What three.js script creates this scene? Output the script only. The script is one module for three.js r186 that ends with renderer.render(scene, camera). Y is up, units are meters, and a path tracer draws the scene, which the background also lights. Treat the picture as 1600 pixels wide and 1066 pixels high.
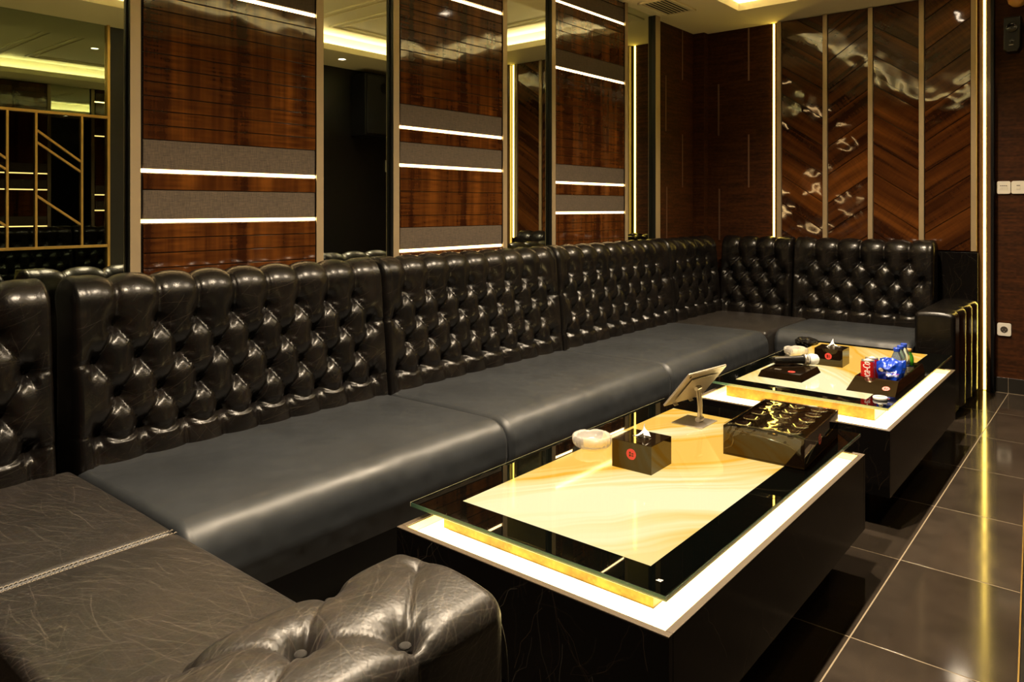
import * as THREE from 'three';
import { RoundedBoxGeometry } from 'three/addons/geometries/RoundedBoxGeometry.js';
import { mergeGeometries } from 'three/addons/utils/BufferGeometryUtils.js';
import { RectAreaLightUniformsLib } from 'three/addons/lights/RectAreaLightUniformsLib.js';

// ---------------------------------------------------------------- camera, exposure, large lights
// world: x to the right of the long sofa, y up, z from the chevron wall (0) towards the camera
const scene = new THREE.Scene();
scene.background = new THREE.Color(0x000000);
RectAreaLightUniformsLib.init();
const renderer = new THREE.WebGLRenderer({ antialias: true });
renderer.toneMapping = THREE.LinearToneMapping;
renderer.toneMappingExposure = 1.0;
renderer.shadowMap.enabled = true;
const YAW = 0.6926;
const camera = new THREE.PerspectiveCamera(2 * Math.atan(533 / 1162.19) * 180 / Math.PI, 1600 / 1066, 0.02, 40);
camera.position.set(0.6091, 1.2161, 5.8335);
camera.lookAt(0.6091 - Math.sin(YAW), 1.2161, 5.8335 - Math.cos(YAW));
camera.setViewOffset(1600, 1066, 0, 208.2, 1600, 1066);

const LIGHT = {
  down: 32,            // candela of each coffer downlight
  cove: 21,            // radiance of the cove strips
  panelStrip: 11,     // radiance of the strips in the wall panels
  wallStrip: 9,      // radiance of the upright strips on the far wall
  trough: 7.5,         // radiance of the light band round each table
  onyx: 1.04,           // glow of the backlit stone
};
const C_DOWN = [1, 0.80, 0.56], C_COVE = [1, 0.92, 0.72], C_STRIP = [1, 0.64, 0.26], C_WALL = [1, 0.68, 0.11], C_TROUGH = [1, 0.77, 0.31];
const rgb = (c, k = 1) => new THREE.Color().setRGB(c[0] * k, c[1] * k, c[2] * k);

// ---------------------------------------------------------------- helpers
let seed = 20231;
const rnd = () => { seed = (seed * 1664525 + 1013904223) >>> 0; return seed / 4294967296; };
const rr = (a, b) => a + (b - a) * rnd();
const V3 = (x, y, z) => new THREE.Vector3(x, y, z);
const taken = {};
function numbered(name) { const k = taken[name] = (taken[name] ?? -1) + 1; return k ? name + '_' + String(k).padStart(3, '0') : name; }
function flat(g) { const h = g.index ? g.toNonIndexed() : g; for (const k of Object.keys(h.attributes)) if (!['position', 'normal', 'uv'].includes(k)) h.deleteAttribute(k); return h; }
const join = (list) => list.length === 1 ? list[0] : mergeGeometries(list.map(flat));
// uv in metres from each vertex's own place, by the side that it faces
function metres(g, s = 1, ou = 0, ov = 0) {
  const p = g.attributes.position, n = g.attributes.normal, uv = new Float32Array(p.count * 2);
  for (let i = 0; i < p.count; i++) {
    const ax = Math.abs(n.getX(i)), ay = Math.abs(n.getY(i)), az = Math.abs(n.getZ(i));
    const [u, v] = ax >= ay && ax >= az ? [p.getZ(i), p.getY(i)] : ay >= az ? [p.getX(i), p.getZ(i)] : [p.getX(i), p.getY(i)];
    uv[2 * i] = u * s + ou; uv[2 * i + 1] = v * s + ov;
  }
  g.setAttribute('uv', new THREE.BufferAttribute(uv, 2));
  return g;
}
// a chamfered box from corner to corner
function bx(x0, x1, y0, y1, z0, z1, r = 0.002, seg = 1) {
  const w = x1 - x0, h = y1 - y0, d = z1 - z0;
  const g = flat(new RoundedBoxGeometry(w, h, d, seg, Math.min(r, w * 0.49, h * 0.49, d * 0.49)));
  g.translate((x0 + x1) / 2, (y0 + y1) / 2, (z0 + z1) / 2);
  return metres(g);
}
const bw = (w, h, d, r, seg) => bx(-w / 2, w / 2, 0, h, -d / 2, d / 2, r, seg);
function mesh(name, geo, mat, parent, x = 0, y = 0, z = 0) {
  const m = new THREE.Mesh(Array.isArray(geo) ? join(geo) : geo, mat);
  m.name = parent === scene ? numbered(name) : name; m.position.set(x, y, z); m.castShadow = m.receiveShadow = true; parent.add(m);
  return m;
}
function thing(name, label, category, [x, y, z] = [0, 0, 0], turn = 0, group) {
  const o = new THREE.Group(); o.name = numbered(name); o.position.set(x, y, z); o.rotation.y = turn; scene.add(o);
  o.userData = { label, category }; if (group) o.userData.group = group;
  return o;
}
function tag(o, label, category, group) { o.userData = { ...o.userData, label, category }; if (group) o.userData.group = group; return o; }
function struct(name, pos = [0, 0, 0]) { const o = new THREE.Group(); o.name = numbered(name); o.position.set(...pos); o.userData = { kind: 'structure' }; scene.add(o); return o; }
// an area light just in front of a glowing face; face is the way it shines
function glow(parent, x, y, z, w, h, face, color, k) {
  const l = new THREE.RectAreaLight(rgb(color), k, w, h); l.name = 'strip_light'; l.position.set(x, y, z);
  if (face === 'up') l.rotation.x = Math.PI / 2; else if (face === 'down') l.rotation.x = -Math.PI / 2; else if (face === 'x') l.rotation.y = -Math.PI / 2; else if (face === 'z') l.rotation.y = Math.PI;
  parent.add(l); return l;
}
function tube(pts, r, seg = 24, rad = 8, closed = false) { return flat(new THREE.TubeGeometry(new THREE.CatmullRomCurve3(pts.map((p) => V3(...p)), closed), seg, r, rad, closed)); }
function lathe(pts, seg = 32) { return flat(new THREE.LatheGeometry(pts.map(([r, y]) => new THREE.Vector2(r, y)), seg)); }
function prism(poly, depth, bevel = 0.0015) {   // a flat polygon in x, y with a thickness towards +z
  const s = new THREE.Shape(poly.map(([x, y]) => new THREE.Vector2(x, y)));
  const g = new THREE.ExtrudeGeometry(s, { depth: depth - bevel, bevelEnabled: bevel > 0, bevelThickness: bevel, bevelSize: bevel, bevelOffset: -bevel, bevelSegments: 1 });
  return metres(flat(g));
}

// ---------------------------------------------------------------- textures
function canvas(w, h, draw, srgb = true, repeat) {
  const c = document.createElement('canvas'); c.width = w; c.height = h; draw(c.getContext('2d'), w, h);
  const t = new THREE.CanvasTexture(c); t.wrapS = t.wrapT = THREE.RepeatWrapping; if (srgb) t.colorSpace = THREE.SRGBColorSpace;
  if (repeat) t.repeat.set(...repeat);
  return t;
}
// smooth noise that repeats every `per` cells
const hash = (x, y, s) => { let n = Math.imul(x, 374761393) + Math.imul(y, 668265263) + Math.imul(s, 974634541); n = Math.imul(n ^ (n >>> 13), 1274126177); return ((n ^ (n >>> 16)) >>> 0) / 4294967296; };
function noise(x, y, px, py, s) {
  const xi = Math.floor(x), yi = Math.floor(y), fx = x - xi, fy = y - yi, u = fx * fx * (3 - 2 * fx), v = fy * fy * (3 - 2 * fy), m = (a, b) => ((a % b) + b) % b;
  const a = hash(m(xi, px), m(yi, py), s), b = hash(m(xi + 1, px), m(yi, py), s), c = hash(m(xi, px), m(yi + 1, py), s), d = hash(m(xi + 1, px), m(yi + 1, py), s);
  return (a + (b - a) * u) * (1 - v) + (c + (d - c) * u) * v;
}
function field(w, h, f, srgb = false, repeat) {   // f(u, v) gives one value or three, 0..1
  const data = new Uint8Array(w * h * 4);
  for (let j = 0; j < h; j++) for (let i = 0; i < w; i++) {
    const c = f(i / w, j / h), o = (j * w + i) * 4, q = typeof c === 'number' ? [c, c, c] : c;
    for (let k = 0; k < 3; k++) data[o + k] = Math.max(0, Math.min(255, q[k] * 255)); data[o + 3] = 255;
  }
  const t = new THREE.DataTexture(data, w, h); t.wrapS = t.wrapT = THREE.RepeatWrapping; t.magFilter = t.minFilter = THREE.LinearFilter; if (srgb) t.colorSpace = THREE.SRGBColorSpace; if (repeat) t.repeat.set(...repeat); t.needsUpdate = true;
  return t;
}
const leatherGrain = field(512, 512, (u, v) => 0.5 * noise(u * 150, v * 150, 150, 150, 1) + 0.3 * noise(u * 60, v * 60, 60, 60, 2) + 0.2 * noise(u * 24, v * 24, 24, 24, 3), false, [2, 2]);
const softDents = field(256, 256, (u, v) => 0.6 * noise(u * 7, v * 7, 7, 7, 5) + 0.4 * noise(u * 17, v * 17, 17, 17, 6), false, [1.6, 1.6]);
const cloud = (u, v) => 0.5 * noise(u * 4, v * 4, 4, 4, 101) + 0.3 * noise(u * 9, v * 9, 9, 9, 102) + 0.2 * noise(u * 23, v * 23, 23, 23, 103);
const seatMap = field(256, 256, (u, v) => 0.62 + 0.5 * cloud(u, v), false, [1.1, 1.1]), seatRough = field(256, 256, (u, v) => 0.60 + 0.38 * cloud(v, u), false, [1.3, 1.3]);
// worn leather: fine pale creases over a mottled ground
function leatherMap(base, worn, strokes, alpha) {
  return canvas(1024, 1024, (g, w, h) => {
    g.fillStyle = base; g.fillRect(0, 0, w, h);
    for (let i = 0; i < 900; i++) { const r = rr(20, 90), x = rr(0, w), y = rr(0, h), d = rnd() < 0.5; const gr = g.createRadialGradient(x, y, 0, x, y, r); gr.addColorStop(0, d ? 'rgba(0,0,0,0.07)' : 'rgba(140,120,95,0.035)'); gr.addColorStop(1, 'rgba(0,0,0,0)'); g.fillStyle = gr; g.fillRect(x - r, y - r, 2 * r, 2 * r); }
    g.lineCap = 'round';
    for (let i = 0; i < strokes; i++) {
      let x = rr(0, w), y = rr(0, h), a = rr(-0.45, 0.45) - 0.5 + (rnd() < 0.25 ? rr(-1.4, 1.4) : 0), n = 3 + Math.floor(rnd() * 5);
      g.strokeStyle = worn; g.globalAlpha = alpha * rr(0.25, 1); g.lineWidth = rr(0.6, 1.9);
      g.beginPath(); g.moveTo(x, y);
      for (let k = 0; k < n; k++) { a += rr(-0.16, 0.16); const l = rr(10, 40); x += Math.cos(a) * l; y += Math.sin(a) * l; g.lineTo(x, y); }
      g.stroke();
    }
    g.globalAlpha = 1;
  });
}
// quartered veneer: soft upright bands of grain crossed by a fine ripple
const woodMap = (lo, hi, sd, ripple) => field(512, 512, (u, v) => {
  const sway = u + 0.012 * noise(u * 4, v * 3, 4, 3, sd);
  const band = 0.42 * noise(sway * 11, v * 2, 11, 2, sd + 1) + 0.30 * noise(sway * 27, v * 2, 27, 2, sd + 2) + 0.18 * noise(sway * 64, v * 3, 64, 3, sd + 3) + 0.10 * noise(sway * 150, v * 6, 150, 6, sd + 4);
  const rip = ripple * (noise(u * 13, v * 130, 13, 130, sd + 5) - 0.5) * noise(u * 9, v * 6, 9, 6, sd + 6);
  const k = Math.max(0, Math.min(1, (band - 0.5) * 1.6 + 0.42 + rip));
  return [0, 1, 2].map((c) => (lo[c] + (hi[c] - lo[c]) * k) / 255);
}, true);
const waveSet = Array.from({ length: 26 }, () => { const k = 2 + Math.floor(rr(0, 11)), a = rr(0, 6.283); return [Math.round(k * Math.cos(a)), Math.round(k * Math.sin(a)), rr(0, 6.283), 1 / (1.5 + k * 0.8)]; });
const lacquerWaves = field(256, 256, (u, v) => { let t = 0; for (const [a, b, c, d] of waveSet) t += d * Math.sin(6.28318 * (a * u + b * v) + c); return 0.5 + t * 0.17; });
const marbleMap = canvas(1024, 1024, (g, w, h) => {
  g.fillStyle = 'rgb(13,11,10)'; g.fillRect(0, 0, w, h);
  for (let i = 0; i < 64; i++) {
    let x = rr(0, w), y = rr(0, h), a = rr(0.7, 2.2) * (rnd() < 0.5 ? 1 : -1);
    for (const [wd, al] of [[3.4, 0.16], [1.1, 0.62]]) {
      let X = x, Y = y, A = a; g.strokeStyle = i % 5 ? 'rgb(92,74,58)' : 'rgb(150,140,126)'; g.lineWidth = wd; g.globalAlpha = al * rr(0.4, 1); g.beginPath(); g.moveTo(X, Y);
      const n = 5 + Math.floor(rnd() * 9); for (let k = 0; k < n; k++) { A += rr(-0.4, 0.4); X += Math.cos(A) * rr(10, 40); Y += Math.sin(A) * rr(10, 40); g.lineTo(X, Y); } g.stroke();
    }
  }
  g.globalAlpha = 1;
});
const onyxColor = (u, v) => {                      // honey onyx slab: wavy amber veins running aslant in cream, paler at its near end
  const X = u * 0.575, Z = v * 1.214, along = X * 0.59 - Z * 0.81 + 3, q0 = X * 0.81 + Z * 0.59;
  const q = q0 + 0.07 * noise(along * 3.2, q0 * 3, 997, 997, 21) + 0.03 * noise(along * 8, q0 * 8, 997, 997, 22) + 0.008 * noise(along * 22, q0 * 22, 997, 997, 27);
  const band = noise(along * 0.8, q * 9, 997, 997, 23), fine = noise(along * 1.5, q * 34, 997, 997, 24), hair = noise(along * 3, q * 95, 997, 997, 25), big = noise(along * 0.6, q * 3.2, 997, 997, 26);
  let k = 0.55 * band + 0.25 * fine + 0.14 * hair + 0.35 * big - 0.22; k = Math.max(0, Math.min(1, (k * 1.7 - 0.62) * 1.9 + 0.52));
  const line = Math.pow(Math.max(0, 1 - Math.abs(band - 0.52) * 11), 2) * 0.55 * (0.4 + hair);
  const t = Math.max(0, Math.min(1, (v - 0.70) / 0.30)), pale = 1 - 0.6 * t * t * (3 - 2 * t);
  k = Math.min(1, (k * 0.8 + line) * pale);
  return [1.0 - 0.05 * k, 0.945 - 0.245 * k, 0.735 - 0.50 * k];
};
const onyxMap = field(512, 512, onyxColor, true);
const fabricMap = field(512, 512, (u, v) => { const t = 0.5 * noise(u * 250, v * 14, 250, 14, 31) + 0.5 * noise(u * 14, v * 250, 14, 250, 32) + 0.25 * noise(u * 256, v * 256, 256, 256, 33); const k = 0.55 + 0.55 * t; return [0.35 * k, 0.30 * k, 0.245 * k]; }, true, [5, 5]);
const plasterMap = field(128, 128, (u, v) => 0.5 + 0.5 * noise(u * 60, v * 60, 60, 60, 41));
const wallPaper = field(256, 256, (u, v) => { const t = noise(u * 60, v * 120, 60, 120, 42) * 0.3 + noise(u * 8, v * 90, 8, 90, 43) * 0.4 + 0.5; return [0.27 * t, 0.145 * t, 0.06 * t]; }, true, [1, 1]);
const tileMap = field(512, 512, (u, v) => { const t = 0.66 + 0.2 * noise(u * 5, v * 5, 5, 5, 51) + 0.1 * noise(u * 17, v * 17, 17, 17, 52) + 0.05 * noise(u * 90, v * 90, 90, 90, 53); return [0.235 * t, 0.205 * t, 0.175 * t]; }, true);
const tileRough = field(256, 256, (u, v) => 0.7 + 0.3 * noise(u * 6, v * 6, 6, 6, 54));
const goldLeaf = field(256, 256, (u, v) => { const t = 0.75 + 0.35 * noise(u * 9, v * 9, 9, 9, 61) + 0.15 * noise(u * 40, v * 40, 40, 40, 62); return [0.86 * t, 0.66 * t, 0.28 * t]; }, true, [4, 4]);
const brush = field(256, 64, (u, v) => 0.6 + 0.4 * noise(u * 200, v * 3, 200, 3, 63), false, [30, 2]);

// ---------------------------------------------------------------- materials
const std = (o) => new THREE.MeshStandardMaterial(o), phys = (o) => new THREE.MeshPhysicalMaterial(o), lin = (r, g, b) => new THREE.Color().setRGB(r, g, b);
const M = {
  leatherBack: phys({ map: leatherMap('rgb(13,11,10)', 'rgb(100,88,76)', 700, 0.22), roughness: 0.27, bumpMap: leatherGrain, bumpScale: 0.0004, specularIntensity: 0.62 }),
  leatherSeat: phys({ map: seatMap, color: lin(0.0250, 0.0283, 0.0325), roughness: 0.54, roughnessMap: seatRough, bumpMap: softDents, bumpScale: 0.0035, sheen: 0.3, sheenColor: lin(0.30, 0.31, 0.33), sheenRoughness: 0.5 }),
  leatherWorn: phys({ map: leatherMap('rgb(35,32,30)', 'rgb(160,148,132)', 1500, 0.24), roughness: 0.40, bumpMap: leatherGrain, bumpScale: 0.0005 }),
  base: std({ color: lin(0.006, 0.006, 0.006), roughness: 0.7 }),
  thread: std({ color: lin(0.32, 0.27, 0.2), roughness: 0.6 }),
  wood: phys({ map: woodMap([40, 18, 7], [114, 67, 24], 201, 0.55), roughness: 0.05, ior: 1.55, bumpMap: lacquerWaves, bumpScale: 0.0016 }),
  chevron: phys({ map: woodMap([38, 18, 8], [112, 65, 25], 301, 0.25), roughness: 0.045, ior: 1.55, bumpMap: lacquerWaves, bumpScale: 0.0032 }),
  darkWood: phys({ color: lin(0.10, 0.052, 0.02), roughness: 0.25, clearcoat: 0.6, clearcoatRoughness: 0.1 }),
  fabric: std({ map: fabricMap, roughness: 0.95, bumpMap: fabricMap, bumpScale: 0.0006 }),
  champagne: std({ color: lin(0.36, 0.275, 0.165), metalness: 0.35, roughness: 0.45, roughnessMap: brush }),
  brass: std({ color: lin(0.62, 0.40, 0.13), metalness: 0.9, roughness: 0.3 }),
  blackSide: std({ color: lin(0.005, 0.005, 0.0045), roughness: 0.35 }),
  mirror: std({ color: lin(0.66, 0.70, 0.60), metalness: 1, roughness: 0 }),
  mirrorUpper: std({ color: lin(0.33, 0.38, 0.29), metalness: 1, roughness: 0 }), mirrorBlack: std({ color: lin(0.10, 0.10, 0.08), metalness: 1, roughness: 0 }), mirrorLower: std({ color: lin(0.10, 0.12, 0.08), metalness: 1, roughness: 0 }),
  wall: phys({ map: wallPaper, specularIntensity: 0.25, roughness: 0.6, bumpMap: wallPaper, bumpScale: 0.0008 }),
  inlay: std({ color: lin(0.22, 0.13, 0.08), metalness: 0.7, roughness: 0.4 }),
  plaster: std({ color: lin(0.84, 0.745, 0.47), roughness: 0.9, bumpMap: plasterMap, bumpScale: 0.0003 }),
  tile: phys({ map: tileMap, roughness: 0.12, roughnessMap: tileRough, specularIntensity: 0.9 }),
  grout: std({ color: lin(0.22, 0.175, 0.115), roughness: 0.9 }),
  skirt: phys({ color: lin(0.02, 0.018, 0.015), roughness: 0.2 }),
  marble: phys({ map: marbleMap, roughness: 0.2, specularIntensity: 0.10 }),
  rim: phys({ color: lin(0.085, 0.065, 0.045), roughness: 0.35 }),  // brown-grey polished stone edge, with the light on top put into its colour
  lining: std({ color: lin(0.8, 0.6, 0.26), roughness: 0.5 }),
  goldLeaf: std({ map: goldLeaf, color: lin(0.165, 0.165, 0.20), metalness: 0.9, roughness: 0.36 }),
  glassTop: phys({ color: lin(0.0008, 0.0011, 0.0009), roughness: 0.015, ior: 1.52, specularIntensity: 0.8 }),
  glassEdge: phys({ color: lin(0.03, 0.06, 0.045), roughness: 0.12, clearcoat: 1, clearcoatRoughness: 0.05 }),
  glassEdgeLit: phys({ color: lin(0.34, 0.32, 0.2), roughness: 0.4 }),  // same glass, left edge only: its bright lit line is put into the colour
  onyx: phys({ map: onyxMap, color: lin(0.03, 0.027, 0.02), emissive: lin(1, 1, 1), emissiveMap: onyxMap, emissiveIntensity: LIGHT.onyx, roughness: 0.05 }),
  trough: std({ color: lin(0.7, 0.65, 0.5), emissive: rgb(C_TROUGH), emissiveIntensity: LIGHT.trough * 0.9, roughness: 0.6 }),
  strip: std({ color: lin(0.8, 0.75, 0.65), emissive: rgb(C_STRIP), emissiveIntensity: LIGHT.panelStrip, roughness: 0.5 }),
  wallStrip: std({ color: lin(0.8, 0.75, 0.6), emissive: rgb(C_WALL), emissiveIntensity: LIGHT.wallStrip, roughness: 0.5 }),
  coveStrip: std({ color: lin(0.8, 0.78, 0.7), emissive: rgb(C_COVE), emissiveIntensity: LIGHT.cove, roughness: 0.5 }),
  lens: std({ color: lin(0.8, 0.8, 0.8), emissive: rgb(C_DOWN), emissiveIntensity: 30, roughness: 0.4 }),
  lensOff: std({ color: lin(0.75, 0.72, 0.65), roughness: 0.3 }),
  white: std({ color: lin(0.74, 0.70, 0.62), roughness: 0.35 }),
  hole: std({ color: lin(0.05, 0.04, 0.03), roughness: 0.5 }),
  blackPlastic: phys({ color: lin(0.004, 0.004, 0.0045), roughness: 0.32, specularIntensity: 0.6 }),
  acrylic: phys({ color: lin(0.007, 0.004, 0.002), roughness: 0.03, specularIntensity: 1, ior: 1.75, specularColor: lin(1, 0.78, 0.42) }),
  paper: std({ color: lin(0.8, 0.8, 0.78), roughness: 0.9, side: THREE.DoubleSide }),
  crystal: phys({ color: lin(0.96, 0.93, 0.88), transmission: 0.75, thickness: 0.02, ior: 1.45, roughness: 0.10 }),
  drinkGlass: phys({ color: lin(0.97, 0.97, 0.97), transmission: 1, thickness: 0.003, ior: 1.5, roughness: 0.01 }),
  film: phys({ color: lin(0.98, 0.96, 0.93), transmission: 1, thickness: 0, ior: 1.55, roughness: 0.04, side: THREE.DoubleSide }),
  aluminium: std({ color: lin(0.62, 0.57, 0.5), metalness: 0.9, roughness: 0.32 }),
  tabletBack: std({ color: lin(0.42, 0.36, 0.29), metalness: 0.6, roughness: 0.38 }),
  screen: phys({ color: lin(0.01, 0.01, 0.012), roughness: 0.05 }),
  red: std({ color: lin(0.62, 0.05, 0.04), roughness: 0.4 }),
  blueCap: phys({ color: lin(0.02, 0.06, 0.42), roughness: 0.3 }),
  water: phys({ color: lin(0.75, 0.85, 0.9), transmission: 0.9, thickness: 0.03, ior: 1.33, roughness: 0.05 }),
  greenGlass: phys({ color: lin(0.10, 0.5, 0.04), transmission: 0.6, thickness: 0.02, ior: 1.4, roughness: 0.08 }),
  amber: std({ color: lin(0.5, 0.26, 0.06), roughness: 0.3 }),
};

// ---------------------------------------------------------------- setting: floor, walls, ceiling
const XL = -2.2, XR = 1.35, ZN = 6.5, H = 2.67, MX = -2.17, PX = -2.137;
{
  const f = struct('floor');
  mesh('floor_bed', bx(XL - 0.2, XR + 0.2, -0.12, -0.0007, -0.2, ZN + 0.2), M.grout, f);
  const g = bx(-0.2980, 0.2980, -0.0045, 0, -0.2980, 0.2980, 0.0005);
  const uv = [0, 1, 2, 3].map((k) => metres(g.clone(), 1 / 0.6, 0.5 + k * 0.37, 0.5 + k * 0.21));
  const mats = [0.86, 1, 1.12].map((k) => { const m = M.tile.clone(); m.color = lin(k, k, k); return m; });
  for (let i = -4; i < 3; i++) for (let j = 0; j < 11; j++) {
    const t = mesh('tile', uv[Math.floor(rnd() * 4)], mats[Math.floor(rnd() * 3)], f, i * 0.6 + 0.3, 0, j * 0.6 + 0.3); t.rotation.y = Math.floor(rnd() * 4) * Math.PI / 2;
  }
}
{
  const w = struct('wall_left'); mesh('wall_face', bx(XL - 0.2, XL, 0, 3.2, -0.2, ZN + 0.2), M.wall, w);
  for (const [z, y0, y1] of [[0.554, 1.82, 2.258], [0.271, 2.26, 2.67], [0.271, 1.382, 1.816], [0.540, 0.95, 1.382]]) mesh('metal_inlay', bx(XL - 0.004, XL + 0.004, y0, y1, z - 0.006, z + 0.006, 0.001), M.inlay, w);
  const a = struct('wall_far'); mesh('wall_face', bx(XL - 0.2, XR + 0.2, 0, 3.2, -0.2, 0), M.wall, a);
  for (const [x, y0, y1] of [[-2.008, 1.814, 2.239], [-1.751, 2.242, 2.665], [-1.751, 1.38, 1.808], [-2.001, 0.95, 1.374]]) mesh('metal_inlay', bx(x - 0.006, x + 0.006, y0, y1, -0.004, 0.004, 0.001), M.inlay, a);
  const r = struct('wall_right'); mesh('wall_face', bx(XR, XR + 0.2, 0, 3.2, -0.2, ZN + 0.2), M.blackSide, r);
  const n = struct('wall_near'); mesh('wall_face', bx(XL - 0.2, XR + 0.2, 0, 3.2, ZN, ZN + 0.2), M.wall, n);
  const p = mesh('trim_1', bx(XL, -2.1, 0, H, 0, 0.075, 0.002), M.wall, scene); p.userData.kind = 'structure';
  const b = struct('baseboard_far'); for (let i = 0; i < 3; i++) mesh('skirting_tile', bx(i ? (i - 1) * 0.6 + 0.0015 : -0.072, i ? i * 0.6 - 0.0015 : -0.0015, 0, 0.1, 0, 0.012, 0.001), M.skirt, b);
  mesh('grout_line', bx(-0.0012, 0.0012, 0, 0.1, 0, 0.0115, 0.0003), M.grout, b); mesh('grout_line', bx(-0.07, 1.4, 0, 0.0025, 0.0117, 0.0142, 0.0003), M.grout, b);
}
// coffered ceiling: a lower border all round, a lit slot above its edge, a raised field with moulded frames
const CX0 = -1.61, CX1 = 0.70, CZ0 = 0.54, CZ1 = 5.75, CY = 2.84;
{
  const c = struct('ceiling');
  const slabs = [[XL, CX0, 0, ZN], [CX1, XR, 0, ZN], [CX0, CX1, 0, CZ0], [CX0, CX1, CZ1, ZN]];
  mesh('soffit', slabs.map(([a, b, d, e]) => bx(a, b, H, H + 0.055, d, e, 0.001)), M.plaster, c);
  mesh('raised_field', bx(XL - 0.2, XR + 0.2, CY, CY + 0.3, -0.2, ZN + 0.2), M.plaster, c);
  const s = 0.14;
  mesh('slot_wall', [bx(XL, CX0 - s, H + 0.055, CY, 0, ZN), bx(CX1 + s, XR, H + 0.055, CY, 0, ZN), bx(CX0 - s, CX1 + s, H + 0.055, CY, 0, CZ0 - s), bx(CX0 - s, CX1 + s, H + 0.055, CY, CZ1 + s, ZN)], M.plaster, c);
  const ly = H + 0.058, mx = (CX0 + CX1) / 2, mz = (CZ0 + CZ1) / 2, lx = CX1 - CX0 + 0.1, lz = CZ1 - CZ0 + 0.1;
  for (const [x, z, w, d] of [[CX0 - 0.1, mz, 0.02, lz], [CX1 + 0.1, mz, 0.02, lz], [mx, CZ0 - 0.1, lx, 0.02], [mx, CZ1 + 0.1, lx, 0.02]]) {
    mesh('light_strip', bx(x - w / 2, x + w / 2, ly - 0.003, ly + 0.004, z - d / 2, z + d / 2, 0.001), M.coveStrip, c);
    glow(c, x, ly + 0.006, z, w, d, 'up', C_COVE, LIGHT.cove);
  }
  for (let k = 0; k < 4; k++) for (const inset of [0.1, 0.17]) {   // moulded frames on the raised field
    const x0 = CX0 + inset + 0.05, x1 = CX1 - inset - 0.05, z0 = CZ0 + 0.05 + k * 1.28 + inset, z1 = z0 + 1.28 - 2 * inset, t = 0.022, y = CY - 0.014;
    mesh('moulding', [bx(x0, x1, y, CY, z0, z0 + t, 0.004, 2), bx(x0, x1, y, CY, z1 - t, z1, 0.004, 2), bx(x0, x0 + t, y, CY, z0, z1, 0.004, 2), bx(x1 - t, x1, y, CY, z0, z1, 0.004, 2)], M.plaster, c);
  }
}
function downlight(x, y, z, lit, label, group) {   // lit: share of the full brightness
  const t = thing('downlight', label, 'downlight', [x, y, z], 0, group);
  mesh('trim_ring', lathe([[0.034, -0.001], [0.034, -0.004], [0.044, -0.006], [0.048, -0.003], [0.048, 0.0]], 36), M.white, t);
  mesh('lens', lathe([[0, -0.003], [0.034, -0.002], [0.034, 0.0]], 32), lit ? M.lens : M.lensOff, t);
  if (lit) {
    const s = new THREE.SpotLight(rgb(C_DOWN), LIGHT.down * lit, 0, 1.15, 0.75, 2); s.name = 'spot_light'; s.position.set(0, -0.012, 0); s.target.position.set(0, -1, 0); s.shadow.radius = 1.3; s.castShadow = true; t.add(s, s.target);
  }
}
[[1.48, 'farthest'], [2.72, 'second farthest'], [4.0, 'third farthest'], [5.25, 'nearest']].forEach(([z, n]) => downlight(-0.50, CY, z, 1, `${n} lit round downlight in the raised ceiling field above the tables`, 'lit downlights over the tables'));
downlight(0.97, H, 1.3, 0.04, 'single lit round downlight in the lower ceiling border opposite the sofa');
{
  const v = thing('ceiling_vent', 'slatted cream air vent in the ceiling border above the last mirror', 'vent', [-1.955, H, 0.99]);
  const W = 0.125, L = 0.21;
  mesh('vent_frame', [bx(-W, W, -0.012, 0, -L, -L + 0.022, 0.003), bx(-W, W, -0.012, 0, L - 0.022, L, 0.003), bx(-W, -W + 0.022, -0.012, 0, -L, L, 0.003), bx(W - 0.022, W, -0.012, 0, -L, L, 0.003)], M.plaster, v);
  mesh('backing', bx(-W + 0.01, W - 0.01, -0.003, -0.0005, -L + 0.01, L - 0.01, 0.0005), M.hole, v);
  for (let i = 0; i < 7; i++) { const s = mesh('slat', bx(-0.0105, 0.0105, -0.0014, 0.0014, -L + 0.02, L - 0.02, 0.0006), M.plaster, v, -W + 0.036 + i * 0.0297, -0.008, 0); s.rotation.z = -0.35; }
}

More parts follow.
